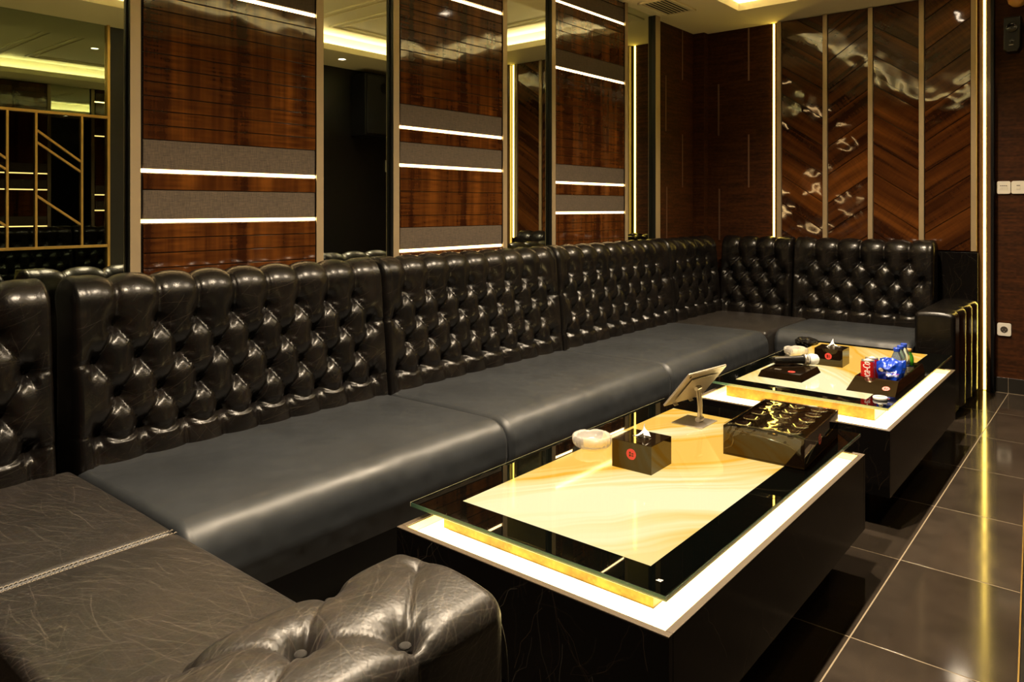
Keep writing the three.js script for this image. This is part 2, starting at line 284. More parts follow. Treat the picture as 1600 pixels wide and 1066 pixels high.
// ---------------------------------------------------------------- left wall: three lit panels with mirrors between
const PLANK = 0.0555;
function wallPanel(label, zFar, zNear, strips, top) {   // strips: [height, fabric above?]
  const w = zNear - zFar, t = thing('wall_panel', label, 'wall panel', [PX, 0, (zFar + zNear) / 2], -0.013);
  const post = 0.037, in0 = -w / 2 + post, in1 = w / 2 - post, rec = -0.016;
  for (const z of [-w / 2, w / 2 - post]) { mesh('metal_post', bx(-0.0035, 0, 0.62, H, z, z + post, 0.001), M.champagne, t); }
  mesh('carcass', [bx(XL - PX + 0.0095, -0.019, 0.62, H, -w / 2 + 0.001, w / 2 - 0.001, 0.001), bx(-0.0188, -0.0037, 0.62, H, -w / 2 + 0.0006, -w / 2 + post - 0.0006, 0.001), bx(-0.0188, -0.0037, 0.62, H, w / 2 - post + 0.0006, w / 2 - 0.0006, 0.001)], M.blackSide, t);
  const planks = (y0, y1) => {
    const n = Math.max(1, Math.round((y1 - y0) / PLANK)), h = (y1 - y0) / n;
    for (let i = 0; i < n; i++) { const g = bx(-0.0185, rec + 0.010, y0 + i * h + 0.0014, y0 + (i + 1) * h - 0.0014, in0 + 0.002, in1 - 0.012, 0.0012); metres(g, 1.05, zNear * 0.77, rr(-0.03, 0.03) + 0.2); mesh('plank', g, M.wood, t); }
  };
  let y = 0.72;
  for (const [h, fab] of strips) {
    planks(y, h - 0.008);
    mesh('led_strip', bx(-0.0185, rec + 0.005, h - 0.0065, h + 0.0065, in0, in1, 0.001), M.strip, t);
    glow(t, rec + 0.0062, h, (in0 + in1) / 2, in1 - in0, 0.012, 'x', C_STRIP, LIGHT.panelStrip);
    y = h + 0.008;
    if (fab) { mesh('fabric_band', bx(-0.0185, rec + 0.008, y, y + fab, in0 + 0.002, in1 - 0.012, 0.003, 2), M.fabric, t); y += fab + 0.001; }
  }
  planks(y, top);
  return t;
}
wallPanel('nearest lit wood wall panel, widest in view, with two grey fabric bands', 3.834, 4.657, [[1.167, 0.106], [1.352, 0.106], [2.06, 0.11]], H - 0.01);
wallPanel('middle lit wood wall panel, with a light strip just above the sofa back', 2.572, 3.418, [[1.003, 0.106], [1.427, 0.106], [1.615, 0.106], [2.323, 0]], H - 0.01);
wallPanel('farthest lit wood wall panel beside the narrow last mirror', 1.241, 2.127, [[1.184, 0.106], [1.376, 0.106], [2.098, 0.108], [2.516, 0.1]], H - 0.01);
function wallMirror(label, z0, z1, right) {
  const t = thing('wall_mirror', label, 'mirror', [right ? XR : XL, 0, (z0 + z1) / 2]);
  const w = (z1 - z0) / 2, d = MX - XL;
  mesh('backing', right ? bx(-0.02, 0, 0.3, H, -w, w, 0.001) : bx(0, d - 0.004, 0.3, H, -w, w, 0.001), M.blackSide, t);
  mesh('pane', right ? bx(-0.024, -0.0205, 0.3, H - 0.002, -w + 0.001, w - 0.001, 0.0006) : bx(d - 0.0035, d, 0.3, H - 0.002, -w + 0.001, w - 0.001, 0.0006), M.mirror, t);
  return t;
}
wallMirror('wide wall mirror at the left edge, reflecting a gold lattice', 4.659, 5.75);
wallMirror('tall dark mirror between the nearest and middle wood panels', 3.420, 3.832);
wallMirror('tall mirror between the middle and farthest wood panels', 2.129, 2.570);
wallMirror('narrow last mirror beside the far corner, reflecting an upright light strip', 0.828, 1.239);
{
  const t = thing('wall_post', 'slim champagne metal post ending the mirrors near the far corner', 'post', [PX, 0, 0.79]);
  mesh('metal_face', bx(-0.0035, 0, 0.3, H, -0.034, 0.034, 0.001), M.champagne, t); mesh('post_core', bx(XL - PX + 0.0005, -0.0038, 0.3, H, -0.0334, 0.0334, 0.001), M.blackSide, t);
}

// ---------------------------------------------------------------- far wall: chevron wood feature, upright strips, stone ledge
function clipY(poly, y, keepAbove) {
  const out = [], inside = (p) => keepAbove ? p[1] >= y : p[1] <= y;
  poly.forEach((p, i) => { const q = poly[(i + 1) % poly.length]; if (inside(p)) out.push(p); if (inside(p) !== inside(q)) { const k = (y - p[1]) / (q[1] - p[1]); out.push([p[0] + (q[0] - p[0]) * k, y]); } });
  return out;
}
{
  const t = thing('chevron_panel', 'glossy chevron wood wall feature with five metal posts behind the far sofa', 'wall panel', [-0.834, 0, 0]);
  const xs = [-1.493, -1.148, -0.832, -0.502, -0.175].map((x) => x + 0.834), Y0 = 0.925, Y1 = H - 0.004, pw = 0.032;
  mesh('backing', bx(xs[0] - 0.03, xs[4], Y0, Y1, 0.0005, 0.008, 0.001), M.blackSide, t);
  for (const x of xs) mesh('metal_post', bx(x - (x === xs[4] ? pw : pw / 2), x + (x === xs[4] ? 0 : pw / 2), Y0, Y1, 0.004, 0.042, 0.0015), M.champagne, t);
  const slope = Math.tan(0.60), step = 0.212;
  for (let c = 0; c < 4; c++) {
    const a = xs[c] + pw / 2 + 0.003, b = xs[c + 1] - (c === 3 ? pw : pw / 2) - 0.003, dir = c % 2 ? 1 : -1, rise = dir * slope * (b - a);
    for (let k = -2; k < 11; k++) {
      const y = Y0 + k * step + (dir < 0 ? 0.12 : -0.10), gap = 0.0022;
      let p = [[a, y + gap], [b, y + rise + gap], [b, y + rise + step - gap], [a, y + step - gap]];
      p = clipY(clipY(p, Y0, true), Y1, false);
      if (p.length < 3 || Math.max(...p.map((q) => q[1])) - Math.min(...p.map((q) => q[1])) < 0.02) continue;
      const g = prism(p, 0.02, 0.0018); g.translate(0, 0, 0.008);
      const uv = g.attributes.uv, pos = g.attributes.position, an = dir * 0.60, cs = Math.cos(an), sn = Math.sin(an), o = rr(0, 1);
      for (let i = 0; i < uv.count; i++) { const X = pos.getX(i), Y = pos.getY(i); uv.setXY(i, -X * sn + Y * cs + o, X * cs + Y * sn); }
      mesh('plank', g, M.chevron, t);
    }
  }
  // upright strip in the groove left of the feature
  mesh('led_strip', bx(-1.552 + 0.834, -1.538 + 0.834, 0.6, Y1, 0.002, 0.008, 0.001), M.wallStrip, t);
  glow(t, -1.545 + 0.834, (0.9 + Y1) / 2, 0.0095, 0.014, Y1 - 0.9, 'z', C_WALL, LIGHT.wallStrip);
  const s = thing('stone_ledge', 'black veined stone ledge below the chevron wood at right', 'ledge', [-0.8, 0, 0.035]);
  mesh('slab', bx(-0.72, 0.636, 0, 0.917, -0.03, 0.03, 0.002), M.marble, s);
  const l = thing('light_channel', 'upright light strip in a dark wood channel at the right end of the chevron wall', 'strip light', [-0.118, 0, 0]);
  mesh('led_strip', bx(-0.022, -0.008, 0.003, H - 0.003, 0.0005, 0.008, 0.001), M.wallStrip, l);
  glow(l, -0.015, H / 2, 0.0095, 0.014, H - 0.01, 'z', C_WALL, LIGHT.wallStrip);
  mesh('channel_side', bx(0.002, 0.026, 0, H - 0.003, 0.0005, 0.05, 0.002), M.darkWood, l);
  mesh('channel_edge', bx(0.026, 0.044, 0, H - 0.003, 0.0005, 0.06, 0.002), M.blackPlastic, l);
  mesh('channel_back', bx(-0.044, 0.002, 0, H - 0.003, 0.0, 0.0015, 0.0004), M.darkWood, l);
}
// wall plates, speaker, lamp at the right of the far wall
function plate(label, x, y, kind, group) {
  const t = thing('wall_plate', label, kind === 'socket' ? 'socket' : 'light switch', [x, y, 0.0005], 0, group);
  const c = 0.011, w = 0.0375, h = 0.0405, s = new THREE.Shape();
  s.moveTo(-w + c, -h); s.lineTo(w - c, -h); s.absarc(w - c, -h + c, c, -Math.PI / 2, 0); s.lineTo(w, h - c); s.absarc(w - c, h - c, c, 0, Math.PI / 2); s.lineTo(-w + c, h); s.absarc(-w + c, h - c, c, Math.PI / 2, Math.PI); s.lineTo(-w, -h + c); s.absarc(-w + c, -h + c, c, Math.PI, Math.PI * 1.5);
  const pg = metres(flat(new THREE.ExtrudeGeometry(s, { depth: 0.0075, bevelEnabled: true, bevelThickness: 0.0035, bevelSize: 0.0015, bevelSegments: 3, curveSegments: 8 }))); mesh('plate', pg, M.white, t);
  if (kind === 'socket') {
    mesh('socket_well', flat(new THREE.CylinderGeometry(0.021, 0.021, 0.001, 28).rotateX(Math.PI / 2)), M.hole, t, 0, 0, 0.0113);
    for (const s of [-1, 1]) mesh('contact', bx(-0.002, 0.002, -0.002, 0.002, 0, 0.003, 0.0008), M.aluminium, t, s * 0.009, 0, 0.0115);
    mesh('earth_clip', bx(-0.0025, 0.0025, -0.004, 0.004, 0, 0.004, 0.001), M.aluminium, t, 0, -0.014, 0.0115);
  } else {
    const n = kind === 'double' ? 4 : 1, w = n > 1 ? 0.0105 : 0.021;
    mesh('rocker_frame', bx(-n * w / 2 - 0.002, n * w / 2 + 0.002, -0.016, 0.016, 0.010, 0.0122, 0.001), M.white, t);
    for (let i = 0; i < n; i++) { const r = mesh('rocker', bx(-w / 2 + 0.0006, w / 2 - 0.0006, -0.010, 0.009, 0.011, 0.0142, 0.0012), M.white, t, (i - (n - 1) / 2) * w, 0, 0); r.rotation.x = 0.06; mesh('switch_mark', bx(-w / 2 + 0.001, w / 2 - 0.001, 0.0095, 0.0145, 0.0122, 0.0127, 0.0002), M.hole, t, (i - (n - 1) / 2) * w, 0, 0); }
  }
}
plate('white wall switch with four rockers beside the upright light strip', -0.026, 1.349, 'double');
plate('white wall switch with one rocker at the right photo edge', 0.055, 1.349, 'single');
plate('single white round-hole socket low on the brown wall', -0.023, 0.416, 'socket');
{
  const t = thing('wall_speaker', 'small black wall speaker high on the brown wall at right', 'speaker', [0.03, 2.22, 0.0]);
  const s = new THREE.Shape([[-0.036, 0.012], [-0.02, 0], [0.03, 0.0], [0.042, 0.02], [0.044, 0.21], [-0.034, 0.21]].map((p) => new THREE.Vector2(...p)));
  const g = metres(flat(new THREE.ExtrudeGeometry(s, { depth: 0.10, bevelEnabled: true, bevelThickness: 0.006, bevelSize: 0.006, bevelSegments: 2 }))); g.translate(0, 0, 0.045);
  mesh('cabinet', g, M.blackPlastic, t);
  mesh('woofer', lathe([[0, 0.004], [0.008, 0.008], [0.012, 0.002], [0.026, 0.010], [0.031, 0.012], [0.033, 0.006]], 30).rotateX(Math.PI / 2), M.screen, t, 0.004, 0.145, 0.151);
  mesh('tweeter', lathe([[0, 0.006], [0.009, 0.002], [0.013, 0.004]], 24).rotateX(Math.PI / 2), M.screen, t, 0.004, 0.06, 0.151);
  mesh('badge', bx(-0.012, 0.012, 0, 0.004, 0.151, 0.153, 0.001), M.aluminium, t, 0.0, 0.034, 0);
  mesh('bracket', [bx(-0.015, 0.02, 0.07, 0.12, 0.0, 0.045, 0.004)], M.blackPlastic, t);
  const d = thing('dome_lamp', 'amber dome cut by the top edge above the wall speaker', 'lamp', [0.06, 2.56, 0.1]);
  mesh('dome', lathe([[0, -0.06], [0.028, -0.052], [0.05, -0.03], [0.058, 0], [0.055, 0.014]], 32), M.amber, d);
  mesh('mount', [lathe([[0.0, 0.06], [0.03, 0.06], [0.056, 0.014], [0.0, 0.012]], 32), bx(-0.014, 0.014, 0.02, 0.05, -0.1, 0, 0.003)], M.blackPlastic, d);
}

// ---------------------------------------------------------------- sofa
// sweep a profile (z, y) along x; disp pushes each point out along the profile's normal
function sweep(pts, L, du, ds, disp, endR = 0.03, ends = 3) {
  const P = []; let acc = 0;
  for (let i = 0; i < pts.length - 1; i++) { const [a, b] = pts[i], [c, d] = pts[i + 1], l = Math.hypot(c - a, d - b), n = Math.max(1, Math.round(l / ds)); for (let k = 0; k < n; k++) P.push([a + (c - a) * k / n, b + (d - b) * k / n, acc + l * k / n]); acc += l; }
  P.push([...pts[pts.length - 1], acc]);
  const N = P.map((_, i) => { const a = P[Math.max(0, i - 2)], b = P[Math.min(P.length - 1, i + 2)], l = Math.hypot(b[0] - a[0], b[1] - a[1]) || 1; return [(b[1] - a[1]) / l, -(b[0] - a[0]) / l]; });
  const us = []; for (const k of [0, 0.06, 0.2, 0.4, 0.65, 0.9]) us.push(k * endR);
  const n = Math.max(2, Math.round((L - 2 * endR) / du)); for (let i = 0; i <= n; i++) us.push(endR + (L - 2 * endR) * i / n);
  for (const k of [0.9, 0.65, 0.4, 0.2, 0.06, 0]) us.push(L - k * endR);
  const m = P.length, pos = new Float32Array(us.length * m * 3), uv = new Float32Array(us.length * m * 2), idx = [];
  const er = (d) => d >= endR ? 0 : endR * (1 - Math.sqrt(Math.max(0, 1 - ((endR - d) / endR) ** 2)));
  us.forEach((u, i) => P.forEach(([z, y, s], j) => {
    const q = (ends & 1 ? er(u) : 0) + (ends & 2 ? er(L - u) : 0), h = disp(u, s, z, y) * (1 - 0.55 * Math.min(1, q / endR)) - q, o = (i * m + j);
    pos[o * 3] = u; pos[o * 3 + 1] = y + N[j][1] * h; pos[o * 3 + 2] = z + N[j][0] * h; uv[o * 2] = u; uv[o * 2 + 1] = s;
  }));
  for (let i = 0; i < us.length - 1; i++) for (let j = 0; j < m - 1; j++) { const a = i * m + j, b = a + m; idx.push(a, b, b + 1, a, b + 1, a + 1); }
  const g = new THREE.BufferGeometry(); g.setAttribute('position', new THREE.BufferAttribute(pos, 3)); g.setAttribute('uv', new THREE.BufferAttribute(uv, 2)); g.setIndex(idx); g.computeVertexNormals();
  const caps = [];
  for (const [i, sgn] of [[0, -1], [us.length - 1, 1]]) {
    const ring = []; for (let j = 0; j < m; j += 2) { const o = (i * m + j) * 3; ring.push(new THREE.Vector2(pos[o + 2], pos[o + 1])); }
    const tri = THREE.ShapeUtils.triangulateShape(ring, []), cp = [];
    for (const [a, b, c] of tri) for (const k of sgn < 0 ? [a, b, c] : [a, c, b]) cp.push(us[i], ring[k].y, ring[k].x);
    const cg = new THREE.BufferGeometry(); cg.setAttribute('position', new THREE.Float32BufferAttribute(cp, 3));
    const nn = new Float32Array(cp.length); for (let k = 0; k < cp.length; k += 3) nn[k] = sgn; cg.setAttribute('normal', new THREE.BufferAttribute(nn, 3)); metres(cg); caps.push(cg);
  }
  return join([flat(g), ...caps]);
}
const arc = (cz, cy, r, a0, a1, n) => Array.from({ length: n + 1 }, (_, i) => { const a = (a0 + (a1 - a0) * i / n) * Math.PI / 180; return [cz + r * Math.cos(a), cy + r * Math.sin(a)]; });
const sm = (a, b, x) => { const t = Math.max(0, Math.min(1, (x - a) / (b - a))); return t * t * (3 - 2 * t); };
const ROWS = [0.505, 0.615, 0.727, 0.838], Q = 0.111;
function tuft(W, n, amp = 0.041) {
  const p = W / n, V = ROWS.map((y) => (y - 0.34) * 1.006), [v4, v3, v2, v1] = V;
  return (u, s) => {
    // buttons of rows 1 and 3 lie between rolls, those of rows 2 and 4 in the middle of rolls
    let best = 9, bu = 0, bv = 0;
    V.forEach((v, k) => { const half = k % 2 === 0 ? 0.5 : 0; let i = Math.round(u / p - half); i = Math.max(half ? 0 : 1, Math.min(n - 1, i)); const du = u - (i + half) * p, dv = s - v, d = du * du + dv * dv; if (d < best) { best = d; bu = du; bv = dv; } });
    const d = Math.sqrt(best), dimple = Math.exp(-((d / 0.020) ** 2)) * 0.55 + Math.exp(-((d / 0.045) ** 2)) * 0.38;
    let fold;
    if (s > v1) { const k = sm(v1, v1 + 0.10, s), g = Math.abs(Math.sin(Math.PI * u / p)), e = (u < p * 0.5 || u > W - p * 0.5); fold = e && (u < p * 0.3 || u > W - p * 0.3) ? 1 : Math.pow(g, 0.72 - 0.30 * k); }
    else if (s < v4) { const g = Math.abs(Math.cos(Math.PI * u / p)); fold = Math.pow(g, 0.72 - 0.2 * sm(v4, v4 - 0.05, s)); if (u < p * 0.3 || u > W - p * 0.3) fold = 1; }
    else {
      const a = u / p, b = (s - v3) / Q / 2; const f = Math.abs(Math.sin(Math.PI * (a + b)) * Math.sin(Math.PI * (b - a)));
      fold = Math.pow(f, 0.36);
      const edge = Math.min(u, W - u), k = sm(p * 0.5, p * 0.28, edge), cr = Math.max(Math.exp(-(((s - v2) / 0.006) ** 2)), Math.exp(-(((s - v4) / 0.006) ** 2))) * 0.3;
      fold = fold * (1 - k) + (1 - cr) * k;
    }
    // gathered pleats that fan out below each button
    const th = Math.atan2(bu, -bv), pleat = bv < 0.004 ? Math.cos(th * 7.5) * Math.exp(-(((d - 0.026) / 0.017) ** 2)) * Math.max(0, Math.cos(th * 0.9)) * 0.085 : 0;
    // the cover hangs in small swags between the lowest buttons
    let swag = 0;
    if (s < v4 + 0.012 && u > p * 0.5 && u < W - p * 0.5) { const fr = ((u / p - 0.5) % 1 + 1) % 1, c0 = v4 - 0.024 * Math.sin(Math.PI * fr) ** 0.8, c1 = v4 - 0.010 * Math.sin(Math.PI * fr) ** 0.8; swag = 0.30 * Math.exp(-(((s - c0) / 0.006) ** 2)) + 0.16 * Math.exp(-(((s - c1) / 0.005) ** 2)) * Math.sin(Math.PI * fr); }
    const fade = 1 - sm(0.70, 0.80, s);
    return amp * (0.10 + 0.66 * fold - dimple * (s < v1 + 0.15 ? 1 : 0) + pleat * 1.8 - swag + 0.24) * fade;
  };
}
const BACK = [[0, 0.34], [-0.008, 0.42], [-0.052, 0.90], ...arc(-0.106, 0.905, 0.054, 5, 178, 16), [-0.16, 0.88], [-0.16, 0.34]];
const backrest = (W, n, fine) => sweep(BACK, W, fine, fine * 1.1, tuft(W, n), 0.022);
const seatCrown = (L, D) => (u, s, z) => 0.012 * Math.sin(Math.PI * Math.min(1, Math.max(0, u / L))) ** 0.6 * Math.sin(Math.PI * Math.min(1, Math.max(0, z / D)));
function seat(L, D, top = 0.42, r = 0.085, du = 0.03, bottom = 0.2) {
  const prof = [...[[D - 0.02, bottom], [D, top - r - 0.05]], ...arc(D - r, top - r, r, 0, 90, 12), [0.0, top - 0.005]];
  return sweep(prof, L, du, 0.012, seatCrown(L, D), 0.028);
}
// the backs and seats stand against the left wall: local x runs away from the camera, local z into the room
const TL = Math.PI / 2;
function longSection(label, zNear, zFar, n, fine) {
  const L = zNear - zFar - 0.004, t = thing('sofa_section', label, 'sofa', [-1.868, 0, zNear - 0.002], TL, undefined);
  mesh('backrest', backrest(L, n, fine), M.leatherBack, t);
  mesh('seat_cushion', seat(L, 0.70), M.leatherSeat, t);
  mesh('plinth', bx(0.004, L - 0.004, 0, 0.335, -0.15, 0.60, 0.003), M.base, t);
}
longSection('nearest long tufted black sofa section along the mirrored wall', 4.94, 3.70, 9, 0.0062);
longSection('middle long tufted black sofa section, beside the gap between the tables', 3.70, 2.42, 9, 0.0075);
longSection('farthest long tufted black sofa section, alongside the far table', 2.42, 1.10, 9, 0.009);
{ // near end: the sofa turns towards the room, with an arm beside the camera
  const t = thing('sofa_end', 'worn leather sofa end in the left foreground with a buttoned arm', 'sofa', [-1.868, 0, 5.95]);
  const b = mesh('backrest', backrest(0.96, 7, 0.0065), M.leatherBack, t); b.rotation.y = TL;
  const prof = (D, top, r) => [[D, 0.2], ...arc(D - r, top - r, r, 0, 90, 6), ...arc(r, top - r, r, 90, 180, 6), [0, 0.2]];
  const mk = (L) => sweep(prof(0.44, 0.42, 0.022), L, 0.02, 0.012, (u, s, z) => 0.012 * Math.sin(Math.PI * u / L) ** 0.5 * Math.sin(Math.PI * Math.max(0, Math.min(1, z / 0.44))) ** 0.5, 0.022);
  const a = mesh('seat_cushion', mk(0.667), M.leatherWorn, t, 0.667, 0, -0.562); a.rotation.y = Math.PI;
  const c = mesh('seat_cushion', mk(0.87), M.leatherWorn, t, 1.538, 0, -0.562); c.rotation.y = Math.PI;
  const st = []; for (const dx of [-0.009, 0.011]) for (let i = 0; i < 46; i++) st.push(tube([[0.668 + dx, 0.419, -0.995 + i * 0.009], [0.668 + dx, 0.4212, -0.9985 + i * 0.009 + 0.0055], [0.668 + dx, 0.419, -0.995 + i * 0.009 + 0.0065]], 0.0011, 4, 5));
  const sg = mesh('stitching', st, M.thread, t); sg.userData.kind = 'stuff';
  mesh('plinth', [bx(0.05, 1.66, 0, 0.22, -0.96, -0.60, 0.004), bx(-0.15, -0.01, 0, 0.335, -0.95, -0.02, 0.004)], M.base, t);
  // arm: buttons and creases at their places on its top
  const AX = 1.612, W2 = 0.124, L = 1.0, top = 0.612, r = 0.03;
  const buttons = [[-0.175, 5.124, 1], [-0.262, 5.236, 1], [-0.362, 5.113, 0.75], [-0.299, 4.985, 0.3], [-0.175, 5.36, 1], [-0.355, 5.36, 0.9]];
  const creases = [[0, 3], [0, 1], [1, 2], [1, 4], [1, 5]], B = buttons.map(([x, z, k]) => [x + 1.868 - AX, 5.95 - z, k]);   // (across, along)
  const aprof = [[W2 - 0.004, 0.05], [W2, 0.4], ...arc(W2 - r, top - r, r, 0, 90, 7), ...arc(-W2 + r, top - r, r, 90, 180, 7), [-W2, 0.4], [-W2 + 0.004, 0.05]];
  const arm = sweep(aprof, L, 0.0055, 0.006, (u, s, z, y) => {
    const side = sm(top - 0.17, top - 0.02, y), pz = z;
    let h = 0.020 * (1 - (pz / W2) ** 2) * side + 0.003;
    for (const [bz, bu, k] of B) { const du = u - bu, dz = pz - bz, d = Math.hypot(du, dz); h -= k * (0.020 * Math.exp(-((d / 0.015) ** 2)) + 0.014 * Math.exp(-((d / 0.042) ** 2))) * side; const th = Math.atan2(dz, du); h += k * 0.0016 * Math.cos(th * 8) * Math.exp(-(((d - 0.03) / 0.018) ** 2)) * side; }
    for (const [i, j] of creases) { const [az, au] = B[i], [cz, cu] = B[j], ez = cz - az, eu = cu - au, l2 = ez * ez + eu * eu, k = Math.max(0, Math.min(1, ((pz - az) * ez + (u - au) * eu) / l2)), d = Math.hypot(pz - az - k * ez, u - au - k * eu); h -= side * (0.0055 * Math.exp(-((d / 0.004) ** 2)) + 0.005 * Math.exp(-((d / 0.025) ** 2))); }
    // crease that runs from the first button over the outer edge and down
    const [bz, bu] = B[0]; if (pz > bz) { const d = Math.abs(u - bu + (pz - bz) * 0.05); h -= 0.006 * Math.exp(-((d / 0.005) ** 2)) + 0.004 * Math.exp(-((d / 0.02) ** 2)); }
    return h;
  }, 0.03);
  const am = mesh('armrest', arm, M.leatherWorn, t, AX, 0, 0); am.rotation.y = TL;
  for (const [x, z, k] of buttons) if (k > 0.5) mesh('button', flat(new THREE.SphereGeometry(0.009, 16, 10).scale(1, 0.45, 1)), M.leatherWorn, t, x + 1.868, top - 0.022 + 0.016 * (1 - ((x + 1.868 - AX) / W2) ** 2), z - 5.95);
  const pipe = mesh('piping', tube([[AX + W2 - 0.002, 0.05, -0.995], [AX + W2 - 0.001, 0.3, -0.997], [AX + W2 - 0.006, 0.55, -0.996], [AX + W2 - 0.03, 0.592, -0.993], [AX, 0.607, -0.99], [AX - W2 + 0.03, 0.592, -0.993], [AX - W2 + 0.006, 0.55, -0.996]], 0.0025, 60, 6), M.leatherWorn, t);
}
{ // far corner
  const t = thing('sofa_corner', 'tufted black sofa corner unit in the far left corner', 'sofa', [-1.868, 0, 1.098]);
  const L = 0.79, b = mesh('backrest', backrest(L, 5, 0.01), M.leatherBack, t); b.rotation.y = TL;
  const b2 = mesh('backrest', backrest(0.555, 4, 0.009), M.leatherBack, t, 0.0, 0, -0.805);
  const c = mesh('seat_cushion', sweep([[0.68, 0.2], [0.68, 0.38], ...arc(0.655, 0.39, 0.025, 0, 90, 5), [0, 0.414]], 0.80, 0.03, 0.02, seatCrown(0.8, 0.68), 0.02), M.leatherWorn, t, 0.0, 0, 0); c.rotation.y = TL;
  mesh('plinth', bx(-0.15, 0.66, 0, 0.335, -0.95, -0.004, 0.003), M.base, t);
}
{ // far end with its arm
  const t = thing('sofa_end', 'tufted black sofa end below the chevron wood with a square arm', 'sofa', [-1.306, 0, 0.293]);
  mesh('backrest', backrest(0.925, 6, 0.0085), M.leatherBack, t);
  mesh('seat_cushion', seat(0.81, 0.70, 0.42, 0.085, 0.03), M.leatherSeat, t, 0.122, 0, 0);
  mesh('plinth', [bx(0.126, 1.1, 0, 0.335, -0.15, 0.60, 0.003)], M.base, t);
  const W2 = 0.104, top = 0.60, r = 0.022, L = 0.86;
  const aprof = [[W2 - 0.002, 0.04], [W2, 0.4], ...arc(W2 - r, top - r, r, 0, 90, 7), ...arc(-W2 + r, top - r, r, 90, 180, 7), [-W2, 0.4], [-W2 + 0.002, 0.04]];
  // local x of the sweep runs from the front of the arm to the wall
  const arm = sweep(aprof, L, 0.008, 0.009, (u, s, z, y) => {
    let h = 0.012 * (1 - (z / W2) ** 2) * sm(top - 0.12, top - 0.01, y);
    if (z > W2 * 0.55) { const k = sm(W2 * 0.55, W2 * 0.98, z), q = (u - 0.16) / 0.23; h += k * (q > -0.2 ? (0.019 * Math.pow(Math.abs(Math.sin(Math.PI * q)), 0.85) - 0.009) * sm(0.02, 0.25, q + 0.2) : 0); }
    h += 0.002 * noise(u * 12, s * 12, 97, 97, 71);
    return h;
  }, 0.022);
  const am = mesh('armrest', arm, M.leatherBack, t, 1.045, 0, 0.655); am.rotation.y = TL;
}

